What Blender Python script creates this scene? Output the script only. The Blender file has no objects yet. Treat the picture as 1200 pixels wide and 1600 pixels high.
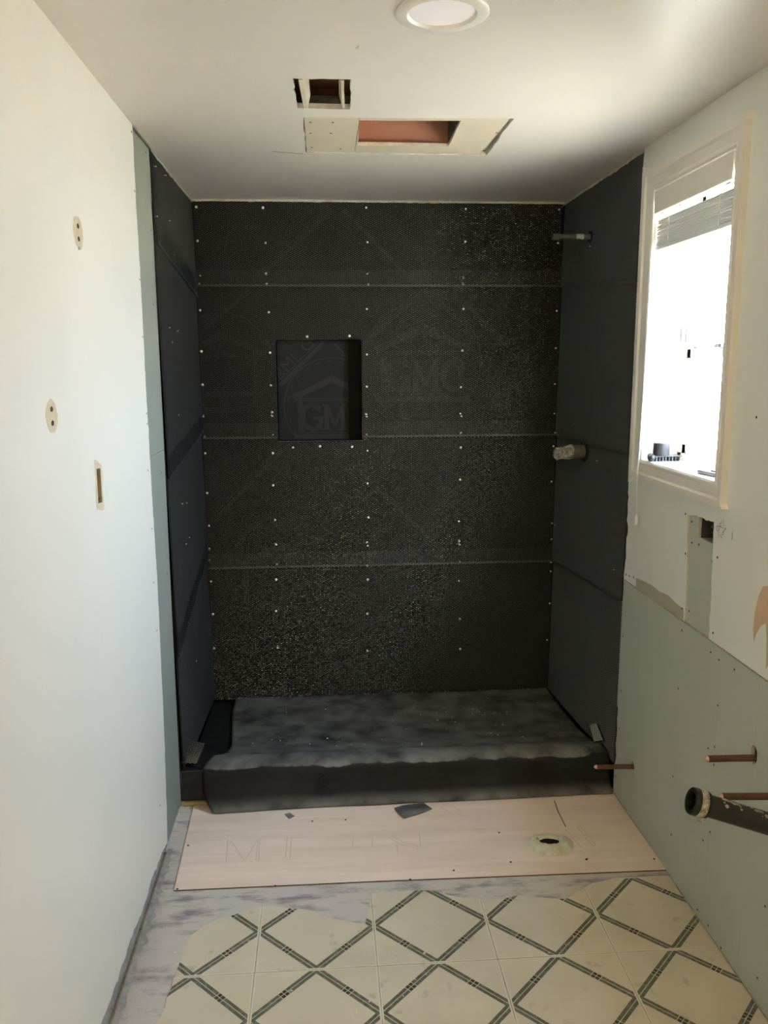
import bpy, math, random
import numpy as np
from mathutils import Vector, Matrix, noise
from mathutils.geometry import tessellate_polygon
random.seed(7)

# ------------------------------------------------------------------ camera
CX, CZ, YAW, PIT, ROL, FPX = 0.5085, 1.4879, 0.0710, 0.1758, -0.0052, 1291.9
cy_, sy_ = math.cos(YAW), math.sin(YAW)
Fv = Vector((sy_*math.cos(PIT), cy_*math.cos(PIT), -math.sin(PIT)))
R0 = Vector((cy_, -sy_, 0)); U0 = R0.cross(Fv)
Rv = R0*math.cos(ROL)+U0*math.sin(ROL); Uv = -R0*math.sin(ROL)+U0*math.cos(ROL)
EYE = Vector((CX, 0, CZ))
cd = bpy.data.cameras.new('camera'); cam = bpy.data.objects.new('camera', cd)
bpy.context.scene.collection.objects.link(cam)
cam.matrix_world = Matrix((Rv, Uv, -Fv)).transposed().to_4x4()
cam.location = EYE
cd.sensor_fit = 'VERTICAL'; cd.sensor_height = 36; cd.lens = FPX/1600*36
cd.clip_start = 0.02
sc = bpy.context.scene; sc.camera = cam
COL = sc.collection

# ------------------------------------------------------------------ sky, sun, exposure
SKY = 12.5; SUN = 215.0; EXPO = 2.20
w = bpy.data.worlds.new('sky'); sc.world = w; w.use_nodes = True
nt = w.node_tree; bg = nt.nodes['Background']
tc = nt.nodes.new('ShaderNodeTexCoord'); sp = nt.nodes.new('ShaderNodeSeparateXYZ')
rp = nt.nodes.new('ShaderNodeValToRGB')
nt.links.new(tc.outputs['Generated'], sp.inputs[0]); nt.links.new(sp.outputs['Z'], rp.inputs[0])
rp.color_ramp.elements[0].position = 0.0; rp.color_ramp.elements[0].color = (.74, .86, 1.0, 1)
rp.color_ramp.elements[1].position = 0.7; rp.color_ramp.elements[1].color = (0.55, 0.73, 1.0, 1)
nt.links.new(rp.outputs[0], bg.inputs[0]); bg.inputs[1].default_value = SKY
sd = bpy.data.lights.new('sun', 'SUN'); sd.energy = SUN; sd.angle = math.radians(0.6); sd.color = (1, .895, .72)
sun = bpy.data.objects.new('sun', sd); COL.objects.link(sun)
sun.rotation_euler = Vector((0.12, 0.45, -1)).to_track_quat('-Z', 'Y').to_euler()
# portal for the window's daylight
pd = bpy.data.lights.new('window_portal', 'AREA'); pd.shape = 'RECTANGLE'; pd.size = .62; pd.size_y = .95
pd.cycles.is_portal = True
po = bpy.data.objects.new('window_portal', pd); COL.objects.link(po)
po.location = (1.70, 2.25, 1.55); po.rotation_euler = Vector((-1, 0, 0)).to_track_quat('-Z', 'Y').to_euler()
# added warm fill light, unseen, behind the camera
ld = bpy.data.lights.new('room_fill', 'POINT'); ld.shadow_soft_size = .10; ld.energy = 5.5; ld.color = (1, .78, .52)
lo = bpy.data.objects.new('room_fill', ld); COL.objects.link(lo); lo.location = (.75, -.7, 1.92)
vs = sc.view_settings; vs.view_transform = 'Standard'; vs.look = 'None'; vs.exposure = EXPO; vs.gamma = 1
vs.use_curve_mapping = False
cy = sc.cycles
cy.use_denoising = True; cy.max_bounces = 12; cy.diffuse_bounces = 8; cy.caustics_reflective = False; cy.caustics_refractive = False
cy.sample_clamp_indirect = 8

# ------------------------------------------------------------------ points on the real planes
WID, D, H = 1.5, 3.477, 2.137
def pt(u, v, ax, val):
    d = Fv + Rv*((u-600)/FPX) - Uv*((v-800)/FPX)
    t = (val-EYE[ax])/d[ax]
    return EYE + d*t
def LW(u, v): p = pt(u, v, 0, 0.0); return (p.y, p.z)
def RW(u, v): p = pt(u, v, 0, WID); return (p.y, p.z)
def BW(u, v): p = pt(u, v, 1, D); return (p.x, p.z)
def CW(u, v): p = pt(u, v, 2, H); return (p.x, p.y)
def FW(u, v, z=0.0): p = pt(u, v, 2, z); return (p.x, p.y)

# ------------------------------------------------------------------ materials
def lin(c):
    return tuple(((x/255)/12.92 if x/255 <= .04045 else ((x/255+.055)/1.055)**2.4) for x in c)+(1,)
MT = {}
def mat(name, rgb, rough=.6, metal=0, var=0, vscale=6, rgb2=None, bump=0, bscale=60, streak=None, spec=None):
    m = bpy.data.materials.new(name); m.use_nodes = True; MT[name] = m
    n = m.node_tree; b = n.nodes['Principled BSDF']
    b.inputs['Roughness'].default_value = rough; b.inputs['Metallic'].default_value = metal
    b.inputs['Base Color'].default_value = lin(rgb)
    if spec is not None: b.inputs['Specular IOR Level'].default_value = spec
    t = n.nodes.new('ShaderNodeTexCoord')
    mp = n.nodes.new('ShaderNodeMapping'); n.links.new(t.outputs['Object'], mp.inputs[0])
    if streak: mp.inputs['Scale'].default_value = streak
    if rgb2 is not None:
        a = n.nodes.new('ShaderNodeTexNoise'); a.inputs['Scale'].default_value = vscale; a.inputs['Detail'].default_value = 8
        a.inputs['Roughness'].default_value = .62
        n.links.new(mp.outputs[0], a.inputs['Vector'])
        r = n.nodes.new('ShaderNodeValToRGB'); n.links.new(a.outputs['Fac'], r.inputs[0])
        lo_, hi_ = .5-var, .5+var
        r.color_ramp.elements[0].position = lo_; r.color_ramp.elements[0].color = lin(rgb)
        r.color_ramp.elements[1].position = hi_; r.color_ramp.elements[1].color = lin(rgb2)
        n.links.new(r.outputs[0], b.inputs['Base Color'])
    if bump:
        a = n.nodes.new('ShaderNodeTexNoise'); a.inputs['Scale'].default_value = bscale; a.inputs['Detail'].default_value = 5
        n.links.new(mp.outputs[0], a.inputs['Vector'])
        bp = n.nodes.new('ShaderNodeBump'); bp.inputs['Strength'].default_value = bump; bp.inputs['Distance'].default_value = .002
        n.links.new(a.outputs['Fac'], bp.inputs['Height']); n.links.new(bp.outputs[0], b.inputs['Normal'])
    return m
mat('wall_paint', (224, 220, 208), .42, bump=.12, bscale=40, var=.2, vscale=2, rgb2=(219, 216, 205))
mat('wall_paint_side', (226, 226, 217), .5, bump=.12, bscale=40, var=.2, vscale=2, rgb2=(220, 221, 212))
mat('ceiling_paint', (222, 214, 201), .34, bump=.25, bscale=9, var=.2, vscale=3, rgb2=(216, 211, 200), streak=(.35, 1, 1))
mat('trim_paint', (226, 221, 210), .35, bump=.1, bscale=30)
mat('green_board', (182, 186, 172), .75, var=.25, vscale=3, rgb2=(172, 178, 165), bump=.05, bscale=200)
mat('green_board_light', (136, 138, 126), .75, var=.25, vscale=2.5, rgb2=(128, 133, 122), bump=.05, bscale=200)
mat('gypsum_edge', (215, 208, 192), .9, var=.2, vscale=40, rgb2=(180, 172, 155), bump=.5, bscale=200)
mat('grey_paper', (172, 168, 158), .9, var=.15, vscale=30, rgb2=(140, 135, 126), bump=.6, bscale=60)
mat('patch_board', (196, 188, 166), .8, var=.25, vscale=6, rgb2=(184, 175, 152))
mat('torn_paper', (205, 190, 160), .9, var=.2, vscale=30, rgb2=(188, 172, 142))
mat('brown_paper', (204, 172, 142), .9, var=.2, vscale=12, rgb2=(190, 162, 134))
mat('pink_wood', (178, 132, 108), .8, var=.22, vscale=7, rgb2=(140, 98, 78), streak=(.4, 1.5, 2))
mat('dirty_wood', (88, 84, 72), .9, var=.14, vscale=26, rgb2=(48, 46, 38), bump=.7, bscale=50)
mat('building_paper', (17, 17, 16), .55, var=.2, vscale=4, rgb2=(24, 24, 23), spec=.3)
mat('paper_haze', (48, 49, 48), .6, var=.2, vscale=4, rgb2=(58, 59, 58), spec=.4)  # paler paper for the right alcove wall, veiling glare put into its colour
mat('lath_haze', (98, 100, 99), .5, metal=.25)  # paler, duller lath for the same wall, carrying the painted haze
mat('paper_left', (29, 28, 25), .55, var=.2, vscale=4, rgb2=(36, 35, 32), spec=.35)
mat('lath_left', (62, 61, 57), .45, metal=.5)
mat('paper_print', (40, 40, 38), .6, spec=.35)
mat('niche_paper', (24, 24, 22), .62, var=.2, vscale=5, rgb2=(27, 27, 24), spec=.3)
mat('niche_lap', (20, 20, 18), .7, spec=.2)
mat('niche_print', (44, 44, 40), .62, spec=.3)
mat('lath_metal', (56, 58, 58), .34, metal=.9)
mat('lath_knot', (170, 172, 170), .24, metal=.9)
mat('lath_edge', (112, 114, 112), .34, metal=.9)
mat('lap_mesh', (68, 70, 70), .32, metal=.9)
mat('lath_bright', (190, 190, 180), .3, metal=.8)
mat('nail_metal', (235, 233, 225), .35, metal=.35)
mat('rubber', (22, 22, 22), .6, var=.13, vscale=4.5, rgb2=(38, 38, 36), bump=.3, bscale=14, streak=(.8, 1.6, 1.6), spec=.2)
mat('rubber_black', (22, 22, 21), .35, var=.15, vscale=20, rgb2=(40, 40, 38), bump=.3, bscale=30)
mat('abs_black', (38, 38, 36), .38, var=.1, vscale=24, rgb2=(46, 46, 43), bump=.1)
mat('clamp_steel', (216, 213, 200), .35, metal=.4, var=.14, vscale=90, rgb2=(120, 112, 92))
mat('copper', (122, 88, 70), .48, metal=.55, var=.16, vscale=35, rgb2=(98, 70, 54), bump=.2, bscale=90)
mat('copper_end', (206, 172, 150), .4, metal=.6)
mat('galvanized', (110, 112, 108), .5, metal=.6, var=.2, vscale=30, rgb2=(84, 86, 82))
mat('white_label', (180, 180, 172), .6)
mat('plastic_wrap', (168, 168, 156), .25, var=.1, vscale=60, rgb2=(110, 108, 98), bump=1.0, bscale=70)
mat('valve_body', (104, 98, 82), .5, metal=.3, var=.15, vscale=30, rgb2=(84, 78, 66))
mat('plywood', (236, 216, 198), .7, var=.22, vscale=4, rgb2=(216, 192, 172), bump=.15, bscale=30, streak=(.5, 6, 1))
mat('pencil', (212, 190, 172), .9)
mat('plaster', (216, 214, 188), .85, var=.2, vscale=40, rgb2=(186, 182, 154), bump=.5, bscale=40)
mat('dark_void', (16, 14, 12), .95)
mat('old_stud', (120, 100, 76), .8, var=.2, vscale=9, rgb2=(88, 72, 54), streak=(1, 6, 1))
mat('screw', (52, 44, 36), .6, metal=.3)
mat('pale_wood', (196, 176, 124), .8, var=.2, vscale=10, rgb2=(176, 152, 104))
mat('diffuser', (252, 246, 248), .5)
mat('black_plastic', (40, 38, 38), .5, bump=.1)
mat('grey_plastic', (120, 118, 118), .5)
mat('blind_white', (232, 232, 228), .5)
mat('concrete_ground', (200, 194, 180), .9, var=.2, vscale=.6, rgb2=(186, 180, 168))
mat('siding', (205, 200, 188), .8)
mat('ink', (60, 60, 56), .8)
mat('stain', (170, 164, 146), .6)
mat('gold_dust', (214, 210, 198), .9)
# glass
m = bpy.data.materials.new('window_glass'); m.use_nodes = True; n = m.node_tree; MT['window_glass'] = m
for x in list(n.nodes):
    if x.type == 'BSDF_PRINCIPLED': n.nodes.remove(x)
g1 = n.nodes.new('ShaderNodeBsdfTransparent'); g2 = n.nodes.new('ShaderNodeBsdfGlossy'); g2.inputs['Roughness'].default_value = .02
mx = n.nodes.new('ShaderNodeMixShader'); mx.inputs[0].default_value = .06
n.links.new(g1.outputs[0], mx.inputs[1]); n.links.new(g2.outputs[0], mx.inputs[2])
n.links.new(mx.outputs[0], n.nodes['Material Output'].inputs[0])
# subfloor: several layers of residue
def liner_mat():
    m = MT['rubber']; n = m.node_tree; b = n.nodes['Principled BSDF']; old = b.inputs['Base Color'].links[0].from_socket
    t = n.nodes.new('ShaderNodeTexCoord'); s = n.nodes.new('ShaderNodeSeparateXYZ'); n.links.new(t.outputs['Object'], s.inputs[0])
    ns = n.nodes.new('ShaderNodeTexNoise'); ns.inputs['Scale'].default_value = 11; ns.inputs['Detail'].default_value = 7; n.links.new(t.outputs['Object'], ns.inputs['Vector'])
    def M(op, a, c):
        x = n.nodes.new('ShaderNodeMath'); x.operation = op; x.use_clamp = op == 'MULTIPLY'
        for i, q in enumerate((a, c)):
            if isinstance(q, (int, float)): x.inputs[i].default_value = q
            else: n.links.new(q, x.inputs[i])
        return x.outputs[0]
    def sm(v, a, c):
        x = n.nodes.new('ShaderNodeMapRange'); x.interpolation_type = 'SMOOTHSTEP'; n.links.new(v, x.inputs['Value'])
        x.inputs['From Min'].default_value = a; x.inputs['From Max'].default_value = c; return x.outputs[0]
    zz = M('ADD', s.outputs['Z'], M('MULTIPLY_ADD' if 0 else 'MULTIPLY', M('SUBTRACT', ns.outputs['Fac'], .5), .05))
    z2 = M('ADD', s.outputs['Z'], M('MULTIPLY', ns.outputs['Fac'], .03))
    top = sm(z2, .141, .146)                       # dusty curb top, its edge highlight painted in with the dust
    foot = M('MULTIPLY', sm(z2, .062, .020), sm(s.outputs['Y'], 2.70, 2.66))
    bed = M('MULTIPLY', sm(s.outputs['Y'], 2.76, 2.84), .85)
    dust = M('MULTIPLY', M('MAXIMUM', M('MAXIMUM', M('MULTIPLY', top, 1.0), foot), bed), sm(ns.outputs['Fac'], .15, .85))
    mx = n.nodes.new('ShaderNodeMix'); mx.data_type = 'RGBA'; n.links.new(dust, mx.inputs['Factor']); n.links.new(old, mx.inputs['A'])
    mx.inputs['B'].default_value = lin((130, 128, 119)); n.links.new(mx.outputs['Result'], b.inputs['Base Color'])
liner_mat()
def subfloor():
    m = bpy.data.materials.new('subfloor'); m.use_nodes = True; MT['subfloor'] = m
    n = m.node_tree; b = n.nodes['Principled BSDF']; b.inputs['Roughness'].default_value = .8
    t = n.nodes.new('ShaderNodeTexCoord')
    def ns(scale, stretch, det=9):
        mp = n.nodes.new('ShaderNodeMapping'); mp.inputs['Scale'].default_value = stretch
        n.links.new(t.outputs['Object'], mp.inputs[0])
        a = n.nodes.new('ShaderNodeTexNoise'); a.inputs['Scale'].default_value = scale; a.inputs['Detail'].default_value = det
        a.inputs['Roughness'].default_value = .65
        n.links.new(mp.outputs[0], a.inputs['Vector']); return a
    def ramp(a, p0, p1, c0, c1):
        r = n.nodes.new('ShaderNodeValToRGB'); n.links.new(a.outputs['Fac'], r.inputs[0])
        r.color_ramp.elements[0].position = p0; r.color_ramp.elements[0].color = c0
        r.color_ramp.elements[1].position = p1; r.color_ramp.elements[1].color = c1
        return r
    base = ramp(ns(3, (1, 1, 1)), .35, .65, lin((186, 178, 172)), lin((198, 190, 174)))
    f = ramp(ns(8, (.8, 2.6, 1)), .50, .66, (0, 0, 0, 1), (1, 1, 1, 1))
    mxx = n.nodes.new('ShaderNodeMix'); mxx.data_type = 'RGBA'
    n.links.new(f.outputs[0], mxx.inputs['Factor']); n.links.new(base.outputs[0], mxx.inputs['A'])
    mxx.inputs['B'].default_value = lin((134, 124, 122))
    n.links.new(mxx.outputs['Result'], b.inputs['Base Color'])
    bp = n.nodes.new('ShaderNodeBump'); bp.inputs['Strength'].default_value = .5; bp.inputs['Distance'].default_value = .002
    n.links.new(ns(50, (1, 1, 1)).outputs['Fac'], bp.inputs['Height']); n.links.new(bp.outputs[0], b.inputs['Normal'])
subfloor()
# printed vinyl tile (print in the tile's own coordinates)
TP = 0.3058
def vinyl():
    m = bpy.data.materials.new('vinyl_tile'); m.use_nodes = True; MT['vinyl_tile'] = m
    n = m.node_tree; b = n.nodes['Principled BSDF']; b.inputs['Roughness'].default_value = .38
    t = n.nodes.new('ShaderNodeTexCoord'); s = n.nodes.new('ShaderNodeSeparateXYZ'); n.links.new(t.outputs['Object'], s.inputs[0])
    def M(op, a, bb=None, c=None):
        x = n.nodes.new('ShaderNodeMath'); x.operation = op
        for i, q in enumerate((a, bb, c)):
            if q is None: continue
            if isinstance(q, (int, float)): x.inputs[i].default_value = q
            else: n.links.new(q, x.inputs[i])
        return x.outputs[0]
    ax = M('ABSOLUTE', s.outputs['X']); ay = M('ABSOLUTE', s.outputs['Y'])
    d = M('MULTIPLY', M('SUBTRACT', M('ADD', ax, ay), TP/2), .7071)
    ad = M('ABSOLUTE', d)
    tt = M('ABSOLUTE', M('MULTIPLY', M('SUBTRACT', ax, ay), .7071))
    band = M('MULTIPLY', M('GREATER_THAN', ad, .0010), M('LESS_THAN', ad, .0098))
    inside = M('LESS_THAN', M('MAXIMUM', ax, ay), TP/2-.0048)
    band = M('MULTIPLY', band, inside)
    sqr = M('LESS_THAN', tt, .0125)
    gap1 = M('MULTIPLY', M('GREATER_THAN', tt, .0106), M('LESS_THAN', tt, .0126))
    gap2 = M('LESS_THAN', tt, .0009)
    nogap = M('SUBTRACT', 1, M('MAXIMUM', gap1, gap2))
    band = M('MULTIPLY', band, nogap)
    def noise_(scale, det=6, vec='Object'):
        a = n.nodes.new('ShaderNodeTexNoise'); a.inputs['Scale'].default_value = scale; a.inputs['Detail'].default_value = det
        n.links.new(geo.outputs['Position'], a.inputs['Vector']); return a.outputs['Fac']
    geo = n.nodes.new('ShaderNodeNewGeometry')
    def ramp(f, p0, p1, c0, c1):
        r = n.nodes.new('ShaderNodeValToRGB'); n.links.new(f, r.inputs[0])
        r.color_ramp.elements[0].position = p0; r.color_ramp.elements[0].color = c0
        r.color_ramp.elements[1].position = p1; r.color_ramp.elements[1].color = c1
        return r.outputs[0]
    base = ramp(noise_(5), .3, .7, lin((208, 197, 173)), lin((194, 183, 158)))
    green = ramp(noise_(90), .45, .75, lin((90, 91, 76)), lin((126, 126, 108)))
    blk = ramp(noise_(120), .45, .8, lin((44, 42, 34)), lin((80, 74, 62)))
    def mix(f, a, c):
        x = n.nodes.new('ShaderNodeMix'); x.data_type = 'RGBA'; n.links.new(f, x.inputs['Factor'])
        n.links.new(a, x.inputs['A']); n.links.new(c, x.inputs['B']); return x.outputs['Result']
    joint = M('GREATER_THAN', M('MAXIMUM', ax, ay), TP/2-.0042)
    jc = n.nodes.new('ShaderNodeRGB'); jc.outputs[0].default_value = lin((214, 208, 184))
    base = mix(M('MULTIPLY', joint, .75), base, jc.outputs[0])
    inkc = mix(sqr, green, blk)
    worn = M('GREATER_THAN', noise_(60, 8), .31)
    c = mix(M('MULTIPLY', band, worn), base, inkc)
    grime = ramp(noise_(17, 10), .63, .72, (0, 0, 0, 1), (.45, .45, .45, 1))
    gc = n.nodes.new('ShaderNodeRGB'); gc.outputs[0].default_value = lin((140, 130, 108))
    c = mix(grime, c, gc.outputs[0])
    n.links.new(c, b.inputs['Base Color'])
    bp = n.nodes.new('ShaderNodeBump'); bp.inputs['Strength'].default_value = .25; bp.inputs['Distance'].default_value = .001
    n.links.new(noise_(25, 4), bp.inputs['Height']); n.links.new(bp.outputs[0], b.inputs['Normal'])
vinyl()

# ------------------------------------------------------------------ builders
def link(name, me, m, parent=None, kind=None):
    if m: me.materials.append(MT[m])
    o = bpy.data.objects.new(name, me); COL.objects.link(o)
    if parent: o.parent = parent
    if kind: o['kind'] = kind
    return o
def mesh(name, vs_, fs, m, parent=None, kind=None, smooth=False):
    me = bpy.data.meshes.new(name); me.from_pydata([tuple(v) for v in vs_], [], fs); me.update()
    if smooth: me.polygons.foreach_set('use_smooth', [True]*len(me.polygons))
    return link(name, me, m, parent, kind)
def thing(name, label, cat, loc=(0, 0, 0), group=None):
    o = bpy.data.objects.new(name, None); COL.objects.link(o); o.location = loc
    o.empty_display_size = .05
    tag(o, label, cat, group); return o
def tag(o, label, cat, group=None):
    o['label'] = label; o['category'] = cat
    if group: o['group'] = group
    return o
class G:
    def __init__(s): s.v = []; s.f = []
    def box(s, a, b):
        x0, y0, z0 = [min(a[i], b[i]) for i in range(3)]; x1, y1, z1 = [max(a[i], b[i]) for i in range(3)]
        k = len(s.v)
        s.v += [(x0, y0, z0), (x1, y0, z0), (x1, y1, z0), (x0, y1, z0), (x0, y0, z1), (x1, y0, z1), (x1, y1, z1), (x0, y1, z1)]
        s.f += [tuple(k+i for i in q) for q in ((0, 3, 2, 1), (4, 5, 6, 7), (0, 1, 5, 4), (1, 2, 6, 5), (2, 3, 7, 6), (3, 0, 4, 7))]
        return s
    def tube(s, a, b, r0, r1=None, n=20, cap=True):
        r1 = r0 if r1 is None else r1
        a = Vector(a); b = Vector(b); d = (b-a).normalized()
        q = Vector((0, 0, 1)) if abs(d.z) < .9 else Vector((1, 0, 0))
        e1 = d.cross(q).normalized(); e2 = d.cross(e1)
        k = len(s.v)
        for p, r in ((a, r0), (b, r1)):
            for i in range(n):
                t = 2*math.pi*i/n; s.v.append(tuple(p+e1*r*math.cos(t)+e2*r*math.sin(t)))
        for i in range(n): j = (i+1) % n; s.f.append((k+i, k+j, k+n+j, k+n+i))
        if cap: s.f.append(tuple(k+i for i in range(n))[::-1]); s.f.append(tuple(k+n+i for i in range(n)))
        return s
    def lathe(s, a, d, prof, n=24, close=False):
        """prof: (distance along d, radius) pairs"""
        a = Vector(a); d = Vector(d).normalized()
        q = Vector((0, 0, 1)) if abs(d.z) < .9 else Vector((1, 0, 0))
        e1 = d.cross(q).normalized(); e2 = d.cross(e1); k = len(s.v); m_ = len(prof)
        for (h, r) in prof:
            for i in range(n):
                t = 2*math.pi*i/n; s.v.append(tuple(a+d*h+e1*r*math.cos(t)+e2*r*math.sin(t)))
        for j in range(m_-1 if not close else m_):
            j2 = (j+1) % m_
            for i in range(n):
                i2 = (i+1) % n; s.f.append((k+j*n+i, k+j*n+i2, k+j2*n+i2, k+j2*n+i))
        if not close:
            s.f.append(tuple(k+i for i in range(n))[::-1]); s.f.append(tuple(k+(m_-1)*n+i for i in range(n)))
        return s
    def build(s, name, m, parent=None, kind=None, smooth=False, bevel=0):
        o = mesh(name, s.v, s.f, m, parent, kind)
        if smooth:
            me = o.data; me.polygons.foreach_set('use_smooth', [True]*len(me.polygons))
            try: me.set_sharp_from_angle(angle=math.radians(40))
            except Exception: pass
        if bevel:
            b = o.modifiers.new('bevel', 'BEVEL'); b.width = bevel; b.segments = 2; b.limit_method = 'ANGLE'
        return o
def signed(l): return sum(l[i][0]*l[(i+1) % len(l)][1]-l[(i+1) % len(l)][0]*l[i][1] for i in range(len(l)))/2
def slab(name, loops, fn, n0, n1, m, parent=None, kind=None, edge=None):
    """flat board with holes. loops in 2-D; fn(a,b,n) -> xyz; n0 the seen face, n1 the hidden one"""
    ls = []
    for i, l in enumerate(loops):
        l = [tuple(p) for p in l]
        if (signed(l) > 0) != (i == 0): l = l[::-1]
        ls.append(l)
    flat = [p for l in ls for p in l]
    tris = tessellate_polygon([[Vector((p[0], p[1], 0)) for p in l] for l in ls])
    N = len(flat)
    vv = [fn(p[0], p[1], n0) for p in flat]+[fn(p[0], p[1], n1) for p in flat]
    ff = []; ne = 0
    for t in tris: ff.append(tuple(t)); ff.append(tuple(N+i for i in reversed(t)))
    nf = len(ff); k = 0
    for l in ls:
        for i in range(len(l)):
            j = (i+1) % len(l); ff.append((k+i, k+j, N+k+j, N+k+i))
        k += len(l)
    me = bpy.data.meshes.new(name); me.from_pydata([tuple(v) for v in vv], [], ff)
    me.materials.append(MT[m])
    if edge:
        me.materials.append(MT[edge])
        for i in range(nf, len(ff)): me.polygons[i].material_index = 1
    me.update()
    import bmesh
    bm = bmesh.new(); bm.from_mesh(me); bmesh.ops.recalc_face_normals(bm, faces=bm.faces); bm.to_mesh(me); bm.free()
    o = bpy.data.objects.new(name, me); COL.objects.link(o)
    if parent: o.parent = parent
    if kind: o['kind'] = kind
    return o
def ragged(pts, step=.02, amp=.002, seed=0):
    """broken line through pts with small tears"""
    rr = random.Random(seed); out = []
    for (a, b) in zip(pts[:-1], pts[1:]):
        L = math.hypot(b[0]-a[0], b[1]-a[1]); k = max(1, int(L/step))
        for i in range(k):
            t = i/k; nx, ny = -(b[1]-a[1])/L, (b[0]-a[0])/L
            q = rr.gauss(0, amp) if i else 0
            out.append((a[0]+(b[0]-a[0])*t+nx*q, a[1]+(b[1]-a[1])*t+ny*q))
    out.append(pts[-1]); return out
def circle(c, r, n=20, sx=1, sy=1, jit=0, seed=1):
    rr = random.Random(seed)
    return [(c[0]+r*sx*math.cos(2*math.pi*i/n)*(1+rr.uniform(-jit, jit)), c[1]+r*sy*math.sin(2*math.pi*i/n)*(1+rr.uniform(-jit, jit))) for i in range(n)]
fL = lambda a, b, n: (n, a, b)            # left wall: (y,z), n = x
fR = lambda a, b, n: (WID-n, a, b)        # right wall, n into the room
fB = lambda a, b, n: (a, D-n, b)
fC = lambda a, b, n: (a, b, H-n)
fF = lambda a, b, n: (a, b, n)
def ribbon(pts, wdt, fn, n0, n1, name, m, parent):
    """flat line print along 2-D points"""
    vv = []; ff = []
    for i, p in enumerate(pts):
        a = pts[max(0, i-1)]; b = pts[min(len(pts)-1, i+1)]
        L = math.hypot(b[0]-a[0], b[1]-a[1]) or 1; nx, ny = -(b[1]-a[1])/L*wdt/2, (b[0]-a[0])/L*wdt/2
        vv += [fn(p[0]+nx, p[1]+ny, n1), fn(p[0]-nx, p[1]-ny, n1)]
    for i in range(len(pts)-1): ff.append((2*i, 2*i+1, 2*i+3, 2*i+2))
    return vv, ff

# ================================================================== SETTING
ZLO, YB = 0.0, -1.30
# floor -------------------------------------------------------------
floor = G().box((-.12, YB-.1, -.08), (WID+.12, D+.1, 0)).build('floor', 'subfloor', kind='structure')
hole_c = FW(862, 1311)

# vinyl tiles: rows A and B plus those towards and behind the camera
OX, OY = .3114, 1.9939
def tile(ix, iy, me=None, poly=None):
    c = (OX+TP*(ix+.5), OY+TP*iy)
    return c
def tile_mesh(poly, nm='tile'):
    N = len(poly)
    vv = [(p[0], p[1], .0028) for p in poly]+[(p[0], p[1], .0) for p in poly]
    if signed(poly) < 0: poly = poly[::-1]; vv = [(p[0], p[1], .0028) for p in poly]+[(p[0], p[1], .0) for p in poly]
    tris = tessellate_polygon([[Vector((p[0], p[1], 0)) for p in poly]])
    ff = []
    for t in tris:
        a, b, c = [Vector(vv[i]) for i in t]
        ff.append(tuple(t) if (b-a).cross(c-a).z > 0 else tuple(reversed(t)))
    for i in range(N): j = (i+1) % N; ff.append((i, N+i, N+j, j))
    me = bpy.data.meshes.new(nm); me.from_pydata(vv, [], ff); me.materials.append(MT['vinyl_tile']); me.update(); return me
h = TP/2-.0010
full = tile_mesh([(-h, -h), (h, -h), (h, h), (-h, h)])
# torn far edge of the vinyl, in room coordinates, west to east
tear = [(.118, 1.83), (.125, 1.90), (.12, 1.985), (.16, 2.03), (.20, 2.055), (.245, 2.07), (.27, 2.085), (.335, 2.10), (.39, 2.082), (.44, 2.075), (.50, 2.035), (.56, 2.012), (.600, 2.002),
        (.612, 2.005), (.617, 2.13), (.74, 2.135), (.80, 2.128), (.85, 2.10), (.90, 2.085), (.98, 2.075), (1.03, 2.09), (1.10, 2.075), (1.17, 2.062), (1.205, 2.095), (1.26, 2.13), (1.34, 2.15), (1.42, 2.15), (1.495, 2.145)]
tear = [tear[0]]+ragged(tear, .03, .003, 3)[1:]
def clip(poly, a, b):
    """keep the part of poly with a*x+b... left of segment – simple Sutherland step against a half plane given as func"""
    out = []
    for i in range(len(poly)):
        p, q = poly[i], poly[(i+1) % len(poly)]; fp, fq = a(p), a(q)
        if fp >= 0: out.append(p)
        if (fp >= 0) != (fq >= 0):
            t = fp/(fp-fq); out.append((p[0]+(q[0]-p[0])*t, p[1]+(q[1]-p[1])*t))
    return out
def tear_y(x):
    for a, b in zip(tear[:-1], tear[1:]):
        if min(a[0], b[0]) <= x <= max(a[0], b[0]) and abs(b[0]-a[0]) > 1e-6:
            return a[1]+(b[1]-a[1])*(x-a[0])/(b[0]-a[0])
    return tear[0][1] if x < tear[0][0] else tear[-1][1]
for iy in range(0, -10, -1):
    for ix in range(-1, 4):
        c = tile(ix, iy)
        x0, x1, y0, y1 = c[0]-h, c[0]+h, c[1]-h, c[1]+h
        x1 = min(x1, WID-.004)
        xl = max(x0, .115 if iy == 0 else (.10 if iy == -1 else .03))
        if x1-xl < .02: continue
        if iy == 0:
            top = []
            k = 14
            for i in range(k+1):
                x = x1-(x1-xl)*i/k; top.append((x, max(y0+.004, min(y1, tear_y(x)))))
            poly = [(xl, y0), (x1, y0)]+top
            poly = [(p[0]-c[0], p[1]-c[1]) for p in poly]; me = tile_mesh(poly)
        elif ix == -1 or x1 < c[0]+h-1e-4:
            pl = [(xl, y0), (x1, y0), (x1, y1), (xl, y1)]
            if ix == -1:
                left = ragged([(xl+.012, y1), (xl-.004, (y0+y1)/2), (xl+.006, y0)], .03, .006, iy+50)
                pl = [(x1, y0), (x1, y1)]+left
            me = tile_mesh([(p[0]-c[0], p[1]-c[1]) for p in pl])
        else: me = full
        o = bpy.data.objects.new('tile', me); COL.objects.link(o); o.location = (c[0], c[1], .0002); o.parent = floor

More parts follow.
